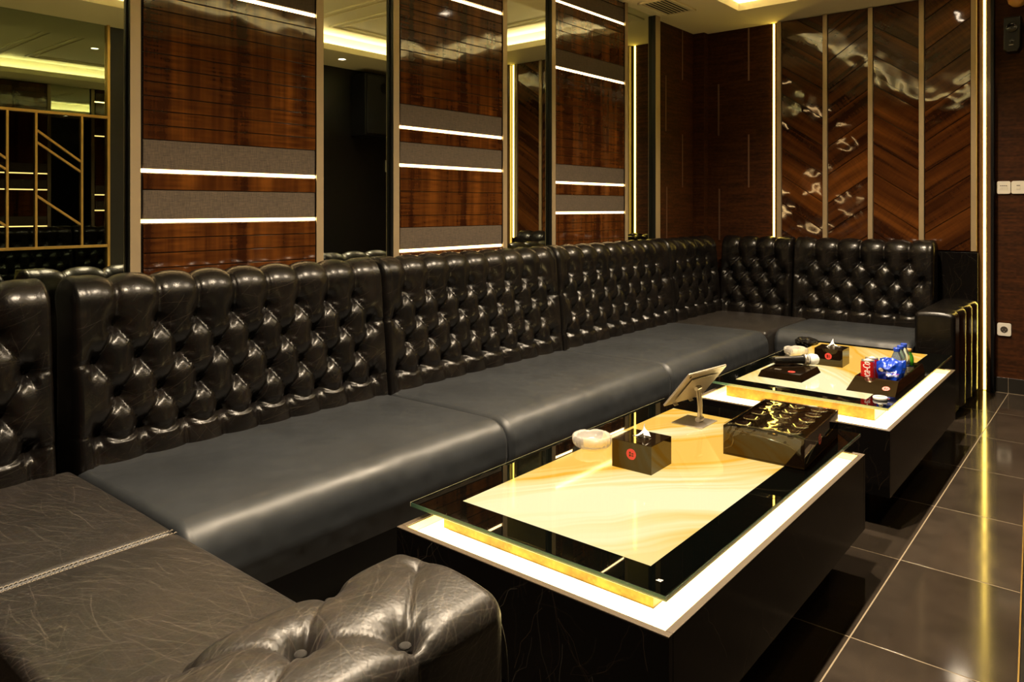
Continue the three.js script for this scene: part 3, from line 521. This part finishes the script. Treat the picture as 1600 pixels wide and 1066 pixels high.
// ---------------------------------------------------------------- tables
function coffeeTable(label, zb, zf, glass, onyx, gold, flip) {
  const x0 = -0.8646, x1 = -0.0777, cx = (x0 + x1) / 2, cz = (zb + zf) / 2, t = thing('coffee_table', label, 'table', [cx, 0, cz]);
  const hx = (x1 - x0) / 2, hz = (zf - zb) / 2, Y0 = 0.13, Y1 = 0.383, th = 0.017, TY = 0.358, e = 0.0006;
  const off = flip * 0.31;
  const side = (g) => metres(g, 1.25, off + 0.2, off * 2);
  mesh('side_panel', side(bx(-hx, hx, Y0, Y1 - 0.003, hz - th, hz, 0.0012)), M.marble, t); mesh('side_panel', side(bx(-hx, hx, Y0, Y1 - 0.003, -hz, -hz + th, 0.0012)), M.marble, t);
  mesh('side_panel', side(bx(hx - th, hx, Y0, Y1 - 0.003, -hz + th + e, hz - th - e, 0.0012)), M.marble, t); mesh('side_panel', side(bx(-hx, -hx + th, Y0, Y1 - 0.003, -hz + th + e, hz - th - e, 0.0012)), M.marble, t);
  for (const q of [[-hx, hx, hz - th, hz], [-hx, hx, -hz, -hz + th], [hx - th, hx, -hz + th + e, hz - th - e], [-hx, -hx + th, -hz + th + e, hz - th - e]]) mesh('stone_rim', bx(q[0], q[1], Y1 - 0.003, Y1, q[2], q[3], 0.0012), M.rim, t);
  mesh('bottom_panel', bx(-hx + th, hx - th, Y0 + 0.004, Y0 + 0.02, -hz + th, hz - th, 0.001), M.base, t);
  mesh('plinth', bx(-hx + 0.09, hx - 0.09, 0, Y0 + 0.004, -hz + 0.09, hz - 0.07, 0.003), M.marble, t);
  const [gx0, gx1, gz0, gz1] = [gold[0] - cx, gold[1] - cx, gold[2] - cz, gold[3] - cz], ix = hx - th - e, iz = hz - th - e;
  for (const [a, b, c, d] of [[-ix, ix, gz1, iz], [-ix, ix, -iz, gz0], [gx1, ix, gz0, gz1], [-ix, gx0, gz0, gz1]]) {
    mesh('light_band', bx(a + e, b - e, TY - 0.012, TY, c + e, d - e, 0.0008), M.trough, t);
    glow(t, (a + b) / 2, TY + 0.0015, (c + d) / 2, b - a - 0.004, d - c - 0.004, 'up', C_TROUGH, LIGHT.trough);
  }
  for (const q of [[-ix, ix, iz - 0.0012, iz], [-ix, ix, -iz, -iz + 0.0012], [ix - 0.0012, ix, -iz + 0.002, iz - 0.002], [-ix, -ix + 0.0012, -iz + 0.002, iz - 0.002]]) mesh('inner_lining', bx(q[0], q[1], TY + 0.0005, Y1 - 0.0035, q[2], q[3], 0.0003), M.lining, t);
  const GY = 0.4065;
  mesh('gold_band', bx(gx0, gx1, TY, GY, gz1 - 0.006, gz1, 0.0008), M.goldLeaf, t); mesh('gold_band', bx(gx0, gx1, TY, GY, gz0, gz0 + 0.006, 0.0008), M.goldLeaf, t);
  mesh('gold_band', bx(gx1 - 0.006, gx1, TY, GY, gz0 + 0.0062, gz1 - 0.0062, 0.0008), M.goldLeaf, t); mesh('gold_band', bx(gx0, gx0 + 0.006, TY, GY, gz0 + 0.0062, gz1 - 0.0062, 0.0008), M.goldLeaf, t);
  const [a, b, c, d] = [glass[0] - cx, glass[1] - cx, glass[2] - cz, glass[3] - cz], top = 0.4185;
  const gt = mesh('glass_top', bx(a + 0.001, b - 0.001, GY + 0.0002, top, c + 0.001, d - 0.001, 0.0012), M.glassTop, t);
  for (const q of [[a, a + 0.0016, c, d], [b - 0.0014, b, c, d], [a + 0.0014, b - 0.0014, c, c + 0.0014], [a + 0.0014, b - 0.0014, d - 0.0014, d]]) mesh('glass_edge', bx(q[0], q[1], GY + 0.0004, top - 0.0004, q[2], q[3], 0.0006), q[0] === a && q[1] < a + 0.01 ? M.glassEdgeLit : M.glassEdge, gt);
  const [ox0, ox1, oz0, oz1] = [onyx[0] - cx, onyx[1] - cx, onyx[2] - cz, onyx[3] - cz];
  const g = bx(ox0, ox1, top - 0.006, top + 0.0006, oz0, oz1, 0.0003), uv = g.attributes.uv, p = g.attributes.position;
  for (let i = 0; i < uv.count; i++) { const X = (p.getX(i) - ox0) / (ox1 - ox0), Z = (p.getZ(i) - oz0) / (oz1 - oz0); uv.setXY(i, 0.004 + 0.992 * (flip ? 1 - X : X), 0.004 + 0.992 * Z); }
  mesh('onyx_panel', g, M.onyx, t);
  glow(t, (ox0 + ox1) / 2, GY - 0.01, (oz0 + oz1) / 2, ox1 - ox0 - 0.02, oz1 - oz0 - 0.02, 'up', [1, 0.8, 0.45], LIGHT.onyx * 0.75);   // the backlight below the stone
  // small safety mark near the front right corner of the glass
  mesh('glass_mark', [bx(0, 0.012, 0, 0.0003, 0, 0.003, 0.0001), bx(0.002, 0.006, 0, 0.0003, -0.006, -0.001, 0.0001), bx(0.007, 0.013, 0, 0.0003, -0.007, -0.002, 0.0001)], M.white, t, b - 0.05, top + 0.0001, d - 0.05);
  return t;
}
coffeeTable('near black stone coffee table carrying the tablet and the wrapped glasses', 3.136, 4.5294, [-0.8904, -0.1208, 3.0245, 4.4585], [-0.785, -0.2105, 3.148, 4.362], [-0.806, -0.175, 3.21, 4.415], 0);
coffeeTable('far black stone coffee table carrying the microphone and snack tray', 1.4386, 2.7972, [-0.886, -0.1275, 1.227, 2.604], [-0.799, -0.2335, 1.285, 2.506], [-0.806, -0.18, 1.51, 2.595], 1);
const TT = 0.4193;   // table top level where the stone lies; 0.4187 on plain glass

// ---------------------------------------------------------------- things on the tables
function logoPart(parent, x, y, z, turnY, r = 0.0165, tilt = 0) {   // red round emblem with a dark mark
  const g = new THREE.Group(); g.name = 'emblem'; g.position.set(x, y, z); g.rotation.set(tilt, turnY, 0, 'YXZ'); parent.add(g);
  mesh('emblem_disc', flat(new THREE.CylinderGeometry(r, r, 0.0006, 32).rotateX(Math.PI / 2)), M.red, g);
  const k = r / 0.0165, dot = (px, py, w, h) => bx(px * k - w * k / 2, px * k + w * k / 2, py * k - h * k / 2, py * k + h * k / 2, 0.0003, 0.0006, 0.0001);
  mesh('emblem_mark', [dot(-0.004, 0.004, 0.006, 0.006), dot(-0.004, -0.004, 0.006, 0.006), dot(0.0045, 0.0022, 0.007, 0.0032), dot(0.0045, -0.0042, 0.007, 0.0032)], M.acrylic, g);
}
function tissueBox(label, x, z, turn, front) {
  const t = thing('tissue_box', label, 'tissue box', [x, TT, z], turn), w = 0.0675, d = 0.066, h = 0.086;
  mesh('box', bx(-w, w, 0, h, -d, d, 0.0012), M.acrylic, t);
  mesh('slot', bx(-0.03, 0.03, h - 0.0002, h + 0.0003, -0.006, 0.006, 0.0001), M.hole, t);
  logoPart(t, 0.0, 0.05, d + 0.0004, 0);
  const pos = [], n = 10;                                    // a folded peak of tissue
  const rim = Array.from({ length: n }, (_, i) => [-0.026 + 0.052 * i / (n - 1), h, 0.004 * Math.sin(i * 2.1)]);
  const peaks = rim.map(([a], i) => [a * 0.55 + 0.004, h + (0.008 + 0.034 * Math.exp(-(((i - front) / 2.4) ** 2))), -0.008 + 0.010 * Math.sin(i * 1.3)]);
  for (let i = 0; i < n - 1; i++) pos.push(...rim[i], ...rim[i + 1], ...peaks[i + 1], ...rim[i], ...peaks[i + 1], ...peaks[i]);
  const back = peaks.map(([a, b, c], i) => [a * 1.5 + 0.006, h + 0.006 + 0.3 * (b - h), c + 0.022]);
  for (let i = 0; i < n - 1; i++) pos.push(...peaks[i], ...peaks[i + 1], ...back[i + 1], ...peaks[i], ...back[i + 1], ...back[i]);
  const g = new THREE.BufferGeometry(); g.setAttribute('position', new THREE.Float32BufferAttribute(pos, 3)); g.computeVertexNormals(); metres(g);
  mesh('tissue', g, M.paper, t);
}
tissueBox('black glossy tissue box with a red emblem on the near table', -0.553, 3.803, 0.02, 5);
tissueBox('black glossy tissue box with a red emblem on the far table', -0.5575, 1.873, 0.03, 4);
function ashtray(label, x, z, r = 0.068) {
  const t = thing('ashtray', label, 'ashtray', [x, 0.4188, z]);
  const prof = [[0, 0], [r * 0.82, 0], [r * 0.94, 0.008], [r, 0.022], [r * 0.98, 0.036], [r * 0.86, 0.039], [r * 0.74, 0.032], [r * 0.66, 0.014], [r * 0.4, 0.009], [0, 0.009]];
  const g = new THREE.LatheGeometry(prof.map(([a, b]) => new THREE.Vector2(a, b)), 72), p = g.attributes.position;
  for (let i = 0; i < p.count; i++) { const x = p.getX(i), y = p.getY(i), z = p.getZ(i), a = Math.atan2(z, x), q = Math.hypot(x, z); const f = 1 + (q > r * 0.72 ? 0.022 * Math.cos(a * 24) : 0); const notch = y > 0.03 ? 0.0045 * Math.exp(-(((((((a + Math.PI) / (Math.PI / 2)) % 1) - 0.5) / 0.13)) ** 2)) : 0; p.setXYZ(i, x * f, y - notch, z * f); }
  g.computeVertexNormals(); mesh('bowl', flat(g), M.crystal, t);
}
ashtray('round cut crystal ashtray beside the near tissue box', -0.777, 3.742, 0.066);
ashtray('round cut crystal ashtray behind the microphone', -0.785, 1.735, 0.062);
{ // tablet on its stand
  const st = thing('tablet_stand', 'pale metal tablet stand with a square foot on the near table', 'stand', [-0.632, TT, 3.278]);
  mesh('foot', bx(-0.061, 0.061, 0, 0.005, -0.066, 0.066, 0.002, 2), M.aluminium, st);
  const c = V3(-0.635, 0.556, 3.264).sub(st.position), tilt = 0.694, yw = -0.132;
  const nrm = V3(Math.cos(tilt) * Math.cos(yw), -Math.sin(tilt), -Math.cos(tilt) * Math.sin(yw));   // out of the tablet's back
  const at = c.clone().addScaledVector(nrm, 0.016);
  const hinge = V3(0.016, 0.013, -0.01);
  for (const s of [-0.011, 0.011]) mesh('arm', tube([[hinge.x, hinge.y, hinge.z + s], [hinge.x * 0.6 + at.x * 0.4 + 0.004, hinge.y * 0.6 + at.y * 0.4, hinge.z * 0.6 + at.z * 0.4 + s], [at.x, at.y, at.z + s]], 0.0048, 12, 8), M.aluminium, st);
  mesh('hinge', flat(new THREE.CylinderGeometry(0.010, 0.010, 0.036, 20).rotateX(Math.PI / 2)), M.aluminium, st, hinge.x, hinge.y + 0.001, hinge.z);
  mesh('joint', flat(new THREE.CylinderGeometry(0.008, 0.008, 0.034, 20).rotateX(Math.PI / 2)), M.aluminium, st, at.x, at.y, at.z);
  const orient = (o) => { o.rotation.order = 'YXZ'; o.rotation.set(0, yw, -tilt); };
  const hold = mesh('holder_plate', bx(0.007, 0.011, -0.058, 0.058, -0.085, 0.085, 0.0018, 2), M.tabletBack, st, c.x, c.y, c.z); orient(hold);
  for (const s of [-1, 1]) { const l = mesh('lip', bx(-0.008, 0.012, -0.0915, -0.0885, -0.012, 0.012, 0.001), M.aluminium, st, c.x, c.y, c.z); orient(l); l.translateZ(s * 0.05); }
  const t = thing('tablet', 'tablet tilted towards the sofa on the pale metal stand', 'tablet', [-0.635, 0.556, 3.264]);
  const body = mesh('body', bx(-0.004, 0.0045, -0.0875, 0.0875, -0.123, 0.123, 0.004, 3), M.tabletBack, t); orient(body);
  const scr = mesh('screen', bx(-0.0048, -0.004, -0.079, 0.079, -0.113, 0.113, 0.0003), M.screen, t); orient(scr);
  const cam = mesh('rear_camera', flat(new THREE.CylinderGeometry(0.005, 0.005, 0.001, 18).rotateZ(Math.PI / 2)), M.screen, t); orient(cam); cam.translateX(0.005); cam.translateY(0.072); cam.translateZ(0.105);
}
{ // black tray of drinking glasses wrapped in clear film
  const t = thing('glass_tray', 'black glossy tray of drinking glasses wrapped in crinkled clear film', 'tray', [-0.285, 0.4199, 3.335], 0.05);
  const w = 0.127, d = 0.205, h = 0.094, k = 0.005;
  mesh('tray_base', bx(-w, w, 0, 0.006, -d, d, 0.0012), M.acrylic, t);
  mesh('tray_side', bx(-w, w, 0.006, h, d - k, d, 0.0012), M.acrylic, t); mesh('tray_side', bx(-w, w, 0.006, h, -d, -d + k, 0.0012), M.acrylic, t);
  mesh('tray_side', bx(-w, -w + k, 0.006, h, -d + k, d - k, 0.0012), M.acrylic, t); mesh('tray_side', bx(w - k, w, 0.006, h, -d + k, d - k, 0.0012), M.acrylic, t);
  logoPart(t, w + 0.0004, 0.052, 0.03, Math.PI / 2, 0.0165);
  // crinkled film over the top, hanging over the near side
  const nx = 34, nz = 60, pos = [], idx = [], uv = [];
  for (let j = 0; j <= nz; j++) for (let i = 0; i <= nx; i++) {
    const a = i / nx, b = j / nz, x = (a * 2 - 1) * (w + 0.003), over = Math.max(0, (b - 0.88) / 0.12), zz = -d - 0.002 + (2 * d + 0.004) * Math.min(1, b / 0.88);
    const wr = 0.0016 * (noise(a * 5, b * 8, 97, 97, 81) - 0.5) + 0.0005 * (noise(a * 16, b * 26, 97, 97, 82) - 0.5), edge = Math.min(1, Math.min(a, 1 - a) * 8) * Math.min(1, Math.min(b, 1 - b) * 8);
    const drop = over * (0.018 + 0.05 * Math.pow(Math.abs(a * 2 - 1), 4));
    pos.push(x, h + 0.002 + wr * edge * 1.4 + 0.0085 * edge - drop, zz + (over > 0 ? 0.0025 + 0.004 * noise(a * 20, b * 20, 97, 97, 83) : 0)); uv.push(a, b);
  }
  for (let j = 0; j < nz; j++) for (let i = 0; i < nx; i++) { const a = j * (nx + 1) + i, b = a + nx + 1; idx.push(a, b, a + 1, a + 1, b, b + 1); }
  const g = new THREE.BufferGeometry(); g.setAttribute('position', new THREE.Float32BufferAttribute(pos, 3)); g.setAttribute('uv', new THREE.Float32BufferAttribute(uv, 2)); g.setIndex(idx); g.computeVertexNormals();
  mesh('film', g, M.film, t);
  mesh('film_gather', [tube([[-w + 0.02, 0.08, d + 0.004], [-w + 0.034, 0.062, d + 0.006], [-w + 0.03, 0.035, d + 0.005], [-w + 0.004, 0.02, d + 0.004]], 0.0022, 20, 6), tube([[w - 0.004, 0.028, d + 0.004], [w - 0.03, 0.06, d + 0.005], [0.02, 0.078, d + 0.006], [-w + 0.03, 0.086, d + 0.005]], 0.0018, 24, 6), tube([[w + 0.003, 0.02, d - 0.01], [w + 0.004, 0.06, 0.06], [w + 0.003, 0.045, -0.05], [w + 0.003, 0.06, -d + 0.01]], 0.0014, 24, 6)], M.film, t);
  // twelve glasses inside, bottoms up
  const prof = [[0, 0.092], [0.024, 0.0925], [0.0275, 0.089], [0.0335, 0.0], [0.0312, 0.0], [0.0255, 0.078], [0, 0.081]];
  const gg = lathe(prof, 28);
  const proto = mesh('drinking_glass', gg, M.drinkGlass, scene); const rowName = ['back', 'fourth', 'middle', 'second', 'front'], colName = ['left', 'centre', 'right'];
  let first = true;
  for (let i = 0; i < 3; i++) for (let j = 0; j < 5; j++) {
    const o = first ? proto : proto.clone(); if (!first) { o.name = numbered('drinking_glass'); scene.add(o); } first = false;
    tag(o, `upturned drinking glass in the wrapped tray, ${rowName[j]} row, ${colName[i]} column`, 'glass', 'drinking glasses in the black tray');
    const lx = (i - 1) * 0.078, lz = (j - 2) * 0.078, c = Math.cos(0.05), s = Math.sin(0.05); o.position.set(-0.285 + lx * c + lz * s, 0.4262, 3.335 - lx * s + lz * c);
  }
}
// things on the far table
function frustumTray(name, label, category, x, z, turn, w, d, h, flare, open, front = flare) {
  const t = thing(name, label, category, [x, TT, z], turn);
  const q = (a, b, y, f = 0) => [[-a, y, b + f], [a, y, b + f], [a, y, -b], [-a, y, -b]], lo = q(w + flare, d + flare, 0, front - flare), hi = q(w, d, h), pos = [];
  const quad = (a, b, c, e) => pos.push(...a, ...b, ...c, ...a, ...c, ...e);
  for (let i = 0; i < 4; i++) { const j = (i + 1) % 4; quad(lo[i], lo[j], hi[j], hi[i]); }
  quad(lo[3], lo[2], lo[1], lo[0]);
  if (open) { const k = 0.006, ih = q(w - k, d - k, h), il = q(w - k, d - k, 0.008); for (let i = 0; i < 4; i++) { const j = (i + 1) % 4; quad(hi[i], hi[j], ih[j], ih[i]); quad(ih[i], ih[j], il[j], il[i]); } quad(...il); } else quad(...hi);
  const g = new THREE.BufferGeometry(); g.setAttribute('position', new THREE.Float32BufferAttribute(pos, 3)); g.computeVertexNormals(); metres(g);
  mesh('tray_body', g, M.acrylic, t);
  return t;
}
{
  const t = frustumTray('microphone_tray', 'low black glossy tray with a red emblem below the microphone', 'tray', -0.640, 2.25, 0.0, 0.090, 0.125, 0.03, 0.012, false);
  logoPart(t, 0.035, 0.0304, 0.075, 0, 0.0165, -Math.PI / 2);
  mesh('print', bx(-0.05, -0.02, 0.0301, 0.0305, 0.045, 0.07, 0.0001), M.hole, t);
  const m = thing('microphone', 'black microphone with a white cover over its head on the tray', 'microphone', [-0.648, TT + 0.0305, 2.175], 0.80);
  const L = (pts) => lathe(pts, 28).rotateZ(-Math.PI / 2);
  mesh('handle', L([[0, -0.10], [0.014, -0.10], [0.0165, -0.094], [0.0185, 0.0], [0.021, 0.045], [0.0225, 0.052], [0.0, 0.053]]), M.blackPlastic, m, 0, 0.027, 0);
  mesh('collar', L([[0.0, 0.050], [0.024, 0.050], [0.0265, 0.056], [0.0265, 0.064], [0.024, 0.07], [0, 0.07]]), M.aluminium, m, 0, 0.027, 0);
  const head = lathe([[0, 0.064], [0.021, 0.066], [0.0245, 0.072], [0.0265, 0.09], [0.0262, 0.105], [0.022, 0.12], [0.011, 0.1285], [0, 0.13]], 40), hp = head.attributes.position;
  for (let i = 0; i < hp.count; i++) { const a = Math.atan2(hp.getZ(i), hp.getX(i)), f = 1 + 0.05 * (noise((a + 3.2) * 3, hp.getY(i) * 90, 97, 97, 91) - 0.5); hp.setX(i, hp.getX(i) * f); hp.setZ(i, hp.getZ(i) * f); }
  head.computeVertexNormals(); mesh('head_cover', head.rotateZ(-Math.PI / 2), M.paper, m, 0, 0.027, 0);
  mesh('elastic_band', flat(new THREE.TorusGeometry(0.0255, 0.0018, 8, 36).rotateY(Math.PI / 2)), M.blackPlastic, m, 0.074, 0.027, 0);
  mesh('plastic_sleeve', L([[0.0155, -0.118], [0.019, -0.105], [0.0198, -0.06], [0.0205, -0.02]]), M.film, m, 0, 0.027, 0);
}
{
  const t = frustumTray('snack_tray', 'open black glossy tray of drinks and snacks on the far table', 'tray', -0.246, 2.05, 0.0, 0.088, 0.24, 0.046, 0.01, true, 0.11);
  logoPart(t, 0.052, 0.0202, 0.3025, 0, 0.015, -1.173);
  const canMap = canvas(512, 512, (g, w, h) => {
    g.fillStyle = 'rgb(196,28,22)'; g.fillRect(0, 0, w, h); g.fillStyle = '#fff';
    for (const x of [70, 326]) { g.save(); g.translate(x, 480); g.rotate(-Math.PI / 2); g.font = 'italic bold 118px serif'; g.fillText('Coca-Cola', 0, 60); g.restore(); }
    g.font = '20px sans-serif'; for (let i = 0; i < 9; i++) g.fillRect(190 + (i % 2) * 6, 120 + i * 34, 66 - (i % 3) * 12, 12);
  });
  const canMat = phys({ map: canMap, roughness: 0.3, metalness: 0.2 });
  const can = (x, z, label, turn) => {
    const c = thing('soda_can', label, 'can', [x, TT + 0.009, z], turn);
    const body = new THREE.LatheGeometry([[0.024, 0], [0.029, 0.006], [0.0295, 0.012], [0.0295, 0.092], [0.026, 0.102]].map(([r, y]) => new THREE.Vector2(r, y)), 36);
    const uv = body.attributes.uv, p = body.attributes.position; for (let i = 0; i < uv.count; i++) uv.setY(i, p.getY(i) / 0.102);
    mesh('body', flat(body), canMat, c);
    mesh('lid', lathe([[0.0268, 0.100], [0.027, 0.1045], [0.0255, 0.105], [0.0238, 0.101], [0, 0.101]], 32), M.aluminium, c);
    mesh('base_rim', lathe([[0, 0.004], [0.02, 0.004], [0.0225, 0.0], [0.0242, 0.0005]], 32), M.aluminium, c);
    mesh('pull_tab', bx(-0.005, 0.013, 0.1015, 0.1027, -0.006, 0.006, 0.0006), M.aluminium, c);
  };
  can(-0.2935, 2.245, 'red soda can with white script, front of the two cans', -1.03);
  can(-0.294, 2.178, 'red soda can mostly behind the front can', 2.2);
  // snack bags: two crinkled sheets sealed round the edge
  const bagMap = canvas(512, 512, (g, w, h) => {
    g.fillStyle = 'rgb(20,66,196)'; g.fillRect(0, 0, w, h); g.fillStyle = 'rgb(12,30,110)'; g.beginPath(); g.ellipse(120, 300, 120, 150, 0, 0, 7); g.fill();
    g.fillStyle = 'rgb(235,225,190)'; g.beginPath(); g.ellipse(95, 190, 52, 34, 0.6, 0, 7); g.fill(); g.fillStyle = 'rgb(246,244,240)'; g.font = 'bold 70px sans-serif'; g.fillText('Peanuts', 190, 300); g.font = 'bold 38px sans-serif'; g.fillText('Dua Kelinci', 200, 225); g.fillText('netto 65 g', 240, 420); g.fillStyle = 'rgb(200,60,40)'; g.fillRect(330, 240, 130, 8);
  });
  bagMap.flipY = true;
  const bagMat = phys({ map: bagMap, roughness: 0.2, metalness: 0.25, clearcoat: 0.6, clearcoatRoughness: 0.1, side: THREE.DoubleSide });
  const bag = (x, z, turn, lean, label, s) => {
    const b = thing('snack_bag', label, 'snack bag', [x, TT + 0.01, z], turn), n = 22, w = 0.053, h = 0.107;
    const sheet = (sgn) => {
      const pos = [], uv = [], idx = [];
      for (let j = 0; j <= n; j++) for (let i = 0; i <= n; i++) { const a = i / n, c = j / n, q = Math.sin(Math.PI * a) ** 0.6 * Math.sin(Math.PI * c) ** 0.7, k = (noise(a * 6 + s, c * 7, 97, 97, 95) - 0.5) * 0.018 + (noise(a * 15 + s, c * 15, 97, 97, 96) - 0.5) * 0.007; pos.push((a * 2 - 1) * w * (0.70 + 0.30 * Math.min(1, c * 1.5)), c * h + 0.012 * (noise(a * 4 + s, 1, 97, 97, 94) - 0.5) * c, sgn * (q * 0.024 + k * Math.min(1, q * 2)) - lean * c); uv.push(sgn > 0 ? a : 1 - a, c); }
      for (let j = 0; j < n; j++) for (let i = 0; i < n; i++) { const a = j * (n + 1) + i, d = a + n + 1; sgn > 0 ? idx.push(a, a + 1, d + 1, a, d + 1, d) : idx.push(a, d + 1, a + 1, a, d, d + 1); }
      const g = new THREE.BufferGeometry(); g.setAttribute('position', new THREE.Float32BufferAttribute(pos, 3)); g.setAttribute('uv', new THREE.Float32BufferAttribute(uv, 2)); g.setIndex(idx); g.computeVertexNormals(); return flat(g);
    };
    mesh('front', sheet(1), bagMat, b); mesh('back', sheet(-1), bagMat, b);
  };
  bag(-0.206, 2.246, 0.12, 0.02, 'blue shiny peanut bag at the front of the snack tray', 3);
  bag(-0.207, 2.178, 0.05, 0.006, 'dark blue snack bag tucked behind the front bag', 11);
  const labelMap = canvas(256, 128, (g, w, h) => { g.fillStyle = 'rgb(226,222,206)'; g.fillRect(0, 0, w, h); g.fillStyle = 'rgb(30,60,140)'; g.fillRect(0, 0, w, 26); g.fillStyle = 'rgb(40,40,40)'; for (let i = 0; i < 5; i++) g.fillRect(20 + (i % 2) * 120, 44 + i * 15, 90 - (i % 3) * 20, 6); });
  const labelMat = std({ map: labelMap, roughness: 0.5 });
  const bottle = (x, z, label, glass, cap, s, group, h = 0.15) => {
    const b = thing('drink_bottle', label, 'bottle', [x, TT + 0.009, z], s, group), r = 0.0255 * (h < 0.14 ? 0.85 : 1);
    mesh('body', lathe([[0, 0.002], [r * 0.8, 0], [r, 0.006], [r, h * 0.30], [r * 0.95, h * 0.34], [r, h * 0.38], [r, h * 0.60], [r * 0.85, h * 0.72], [r * 0.5, h * 0.86], [r * 0.47, h * 0.90], [0, h * 0.90]], 32), glass, b);
    mesh('cap', lathe([[0, h], [r * 0.5, h], [r * 0.56, h - 0.003], [r * 0.56, h * 0.895], [r * 0.5, h * 0.89]], 28), cap, b);
    mesh('paper_label', lathe([[r + 0.0004, h * 0.12], [r + 0.0004, h * 0.34]], 32), labelMat, b);
  };
  bottle(-0.206, 2.105, 'clear water bottle with a blue cap, nearest of three in the snack tray', M.water, M.blueCap, 0.3);
  bottle(-0.206, 2.035, 'clear water bottle with a blue cap, middle of three in the snack tray', M.water, M.blueCap, 1.3);
  bottle(-0.206, 1.965, 'clear water bottle with a blue cap, farthest of three in the snack tray', M.water, M.blueCap, 2.1);
  bottle(-0.198, 1.905, 'small green bottle at the back right of the snack tray', M.greenGlass, M.amber, 0.7, undefined, 0.118);
  const d = thing('round_tin', 'flat round white and red tin near the front corner of the far table', 'tin', [-0.188, 0.4188, 2.475]);
  mesh('case', lathe([[0, 0], [0.0265, 0], [0.028, 0.003], [0.028, 0.009], [0.0265, 0.012], [0, 0.012]], 36), M.paper, d);
  mesh('lid_print', lathe([[0, 0.0125], [0.02, 0.0125], [0.02, 0.0121]], 32), std({ color: lin(0.7, 0.35, 0.28), roughness: 0.5 }), d);
  const c = thing('plastic_bag', 'crumpled black plastic bag at the back left of the far table', 'bag', [-0.84, 0.4188, 1.40]);
  const s = new THREE.IcosahedronGeometry(0.05, 12), p = s.attributes.position; 
  for (let i = 0; i < p.count; i++) { const x = p.getX(i), y = p.getY(i), z = p.getZ(i), f = 0.75 + 0.5 * noise((x + 1) * 40, (z + y + 1) * 40, 997, 997, 98) + 0.25 * noise((y + 1) * 90, (x + z + 1) * 90, 997, 997, 99); p.setXYZ(i, x * f, Math.max(0, (y * f) * 0.5 + 0.018), z * f * 1.1); }
  s.computeVertexNormals(); mesh('sheet', flat(s), phys({ color: lin(0.008, 0.008, 0.008), roughness: 0.12 }), c);
}

// ---------------------------------------------------------------- opposite side of the room, seen in the mirrors
{
  const X = XR - 0.0005, t = thing('lattice_screen', 'gold bar lattice over dark mirror glass, seen reflected at left', 'screen', [X, 0, 4.2]);
  const z0 = 3.33 - 4.2, z1 = 5.6 - 4.2, bar = (y0, y1, a, b, d = 0.02) => bx(-0.024 - d, -0.0245, y0, y1, a, b, 0.001);
  for (const [y0, y1, m] of [[1.936, H - 0.002, M.mirrorUpper], [0.916, 1.934, M.mirrorBlack], [0.3, 0.914, M.mirrorLower]]) mesh('mirror_glass', bx(-0.024, -0.02, y0, y1, z0, z1, 0.0006), m, t);
  mesh('backing', bx(-0.0195, 0, 0.3, H, z0, z1, 0.001), M.blackSide, t);
  mesh('rail', bar(1.925, 1.945, z0, z1, 0.03), M.brass, t); mesh('rail', bar(0.905, 0.925, z0, z1, 0.03), M.brass, t); mesh('edge_post', bar(0.3, H, z0 - 0.012, z0 + 0.008, 0.03), M.brass, t);
  for (let k = 0; k < 3; k++) {
    const a = 3.52 + k * 0.5 - 4.2, b = 3.835 + k * 0.5 - 4.2;
    mesh('upright', bar(0.925, 1.925, a - 0.008, a + 0.008), M.brass, t); mesh('upright', bar(0.925, 1.925, b - 0.008, b + 0.008), M.brass, t);
    for (const [ya, yb] of [[1.57, 1.80], [1.49, 1.71], [1.08, 1.31]]) { const l = Math.hypot(b - a, yb - ya), m = mesh('brace', bx(-0.04, -0.0245, -0.008, 0.008, -l / 2, l / 2, 0.001), M.brass, t, 0, (ya + yb) / 2, (a + b) / 2); m.rotation.x = -Math.atan2(yb - ya, b - a); }
  }
  const s = thing('karaoke_speaker', 'large black wall speaker reflected dimly in the mirror by the nearest panel', 'speaker', [XR - 0.001, 1.97, 0.66]);
  mesh('cabinet', bx(-0.24, 0, 0, 0.64, -0.24, 0.24, 0.01, 2), M.blackPlastic, s);
  mesh('grille', bx(-0.252, -0.241, 0.02, 0.62, -0.22, 0.22, 0.004), M.base, s);
  mesh('horn', lathe([[0, 0.002], [0.03, 0.006], [0.055, 0.012], [0.06, 0.004]], 30).rotateZ(Math.PI / 2), M.blackPlastic, s, -0.252, 0.5, 0);
  const c = thing('wall_control', 'small pale wall control with a holder, reflected in the mirror', 'control', [XR - 0.0005, 1.69, 0.38]);
  mesh('holder', bx(-0.02, 0, -0.1, 0.11, -0.055, -0.01, 0.004), M.white, c); mesh('handset', bx(-0.028, 0, -0.08, 0.05, -0.005, 0.05, 0.005), M.white, c); mesh('display', bx(-0.0286, -0.0279, 0.015, 0.036, 0.005, 0.04, 0.0003), M.hole, c);
  // low platform at the right edge of the picture
  const a = [0.295, 2.349], b = [0.405, 3.72], ang = Math.atan2(b[0] - a[0], b[1] - a[1]);
  const p = thing('platform', 'low black platform with a thin gold edge at the lower right corner', 'platform', [b[0], 0, b[1]], ang);
  mesh('deck', bx(0.004, 0.78, 0, 0.048, -1.75, 0.5, 0.002), M.blackPlastic, p); mesh('gold_edge', bx(-0.001, 0.0038, 0, 0.05, -1.75, 0.5, 0.001), M.brass, p);
}

scene.traverse((o) => { if (o.isMesh) o.castShadow = o.receiveShadow = true; });
renderer.render(scene, camera);
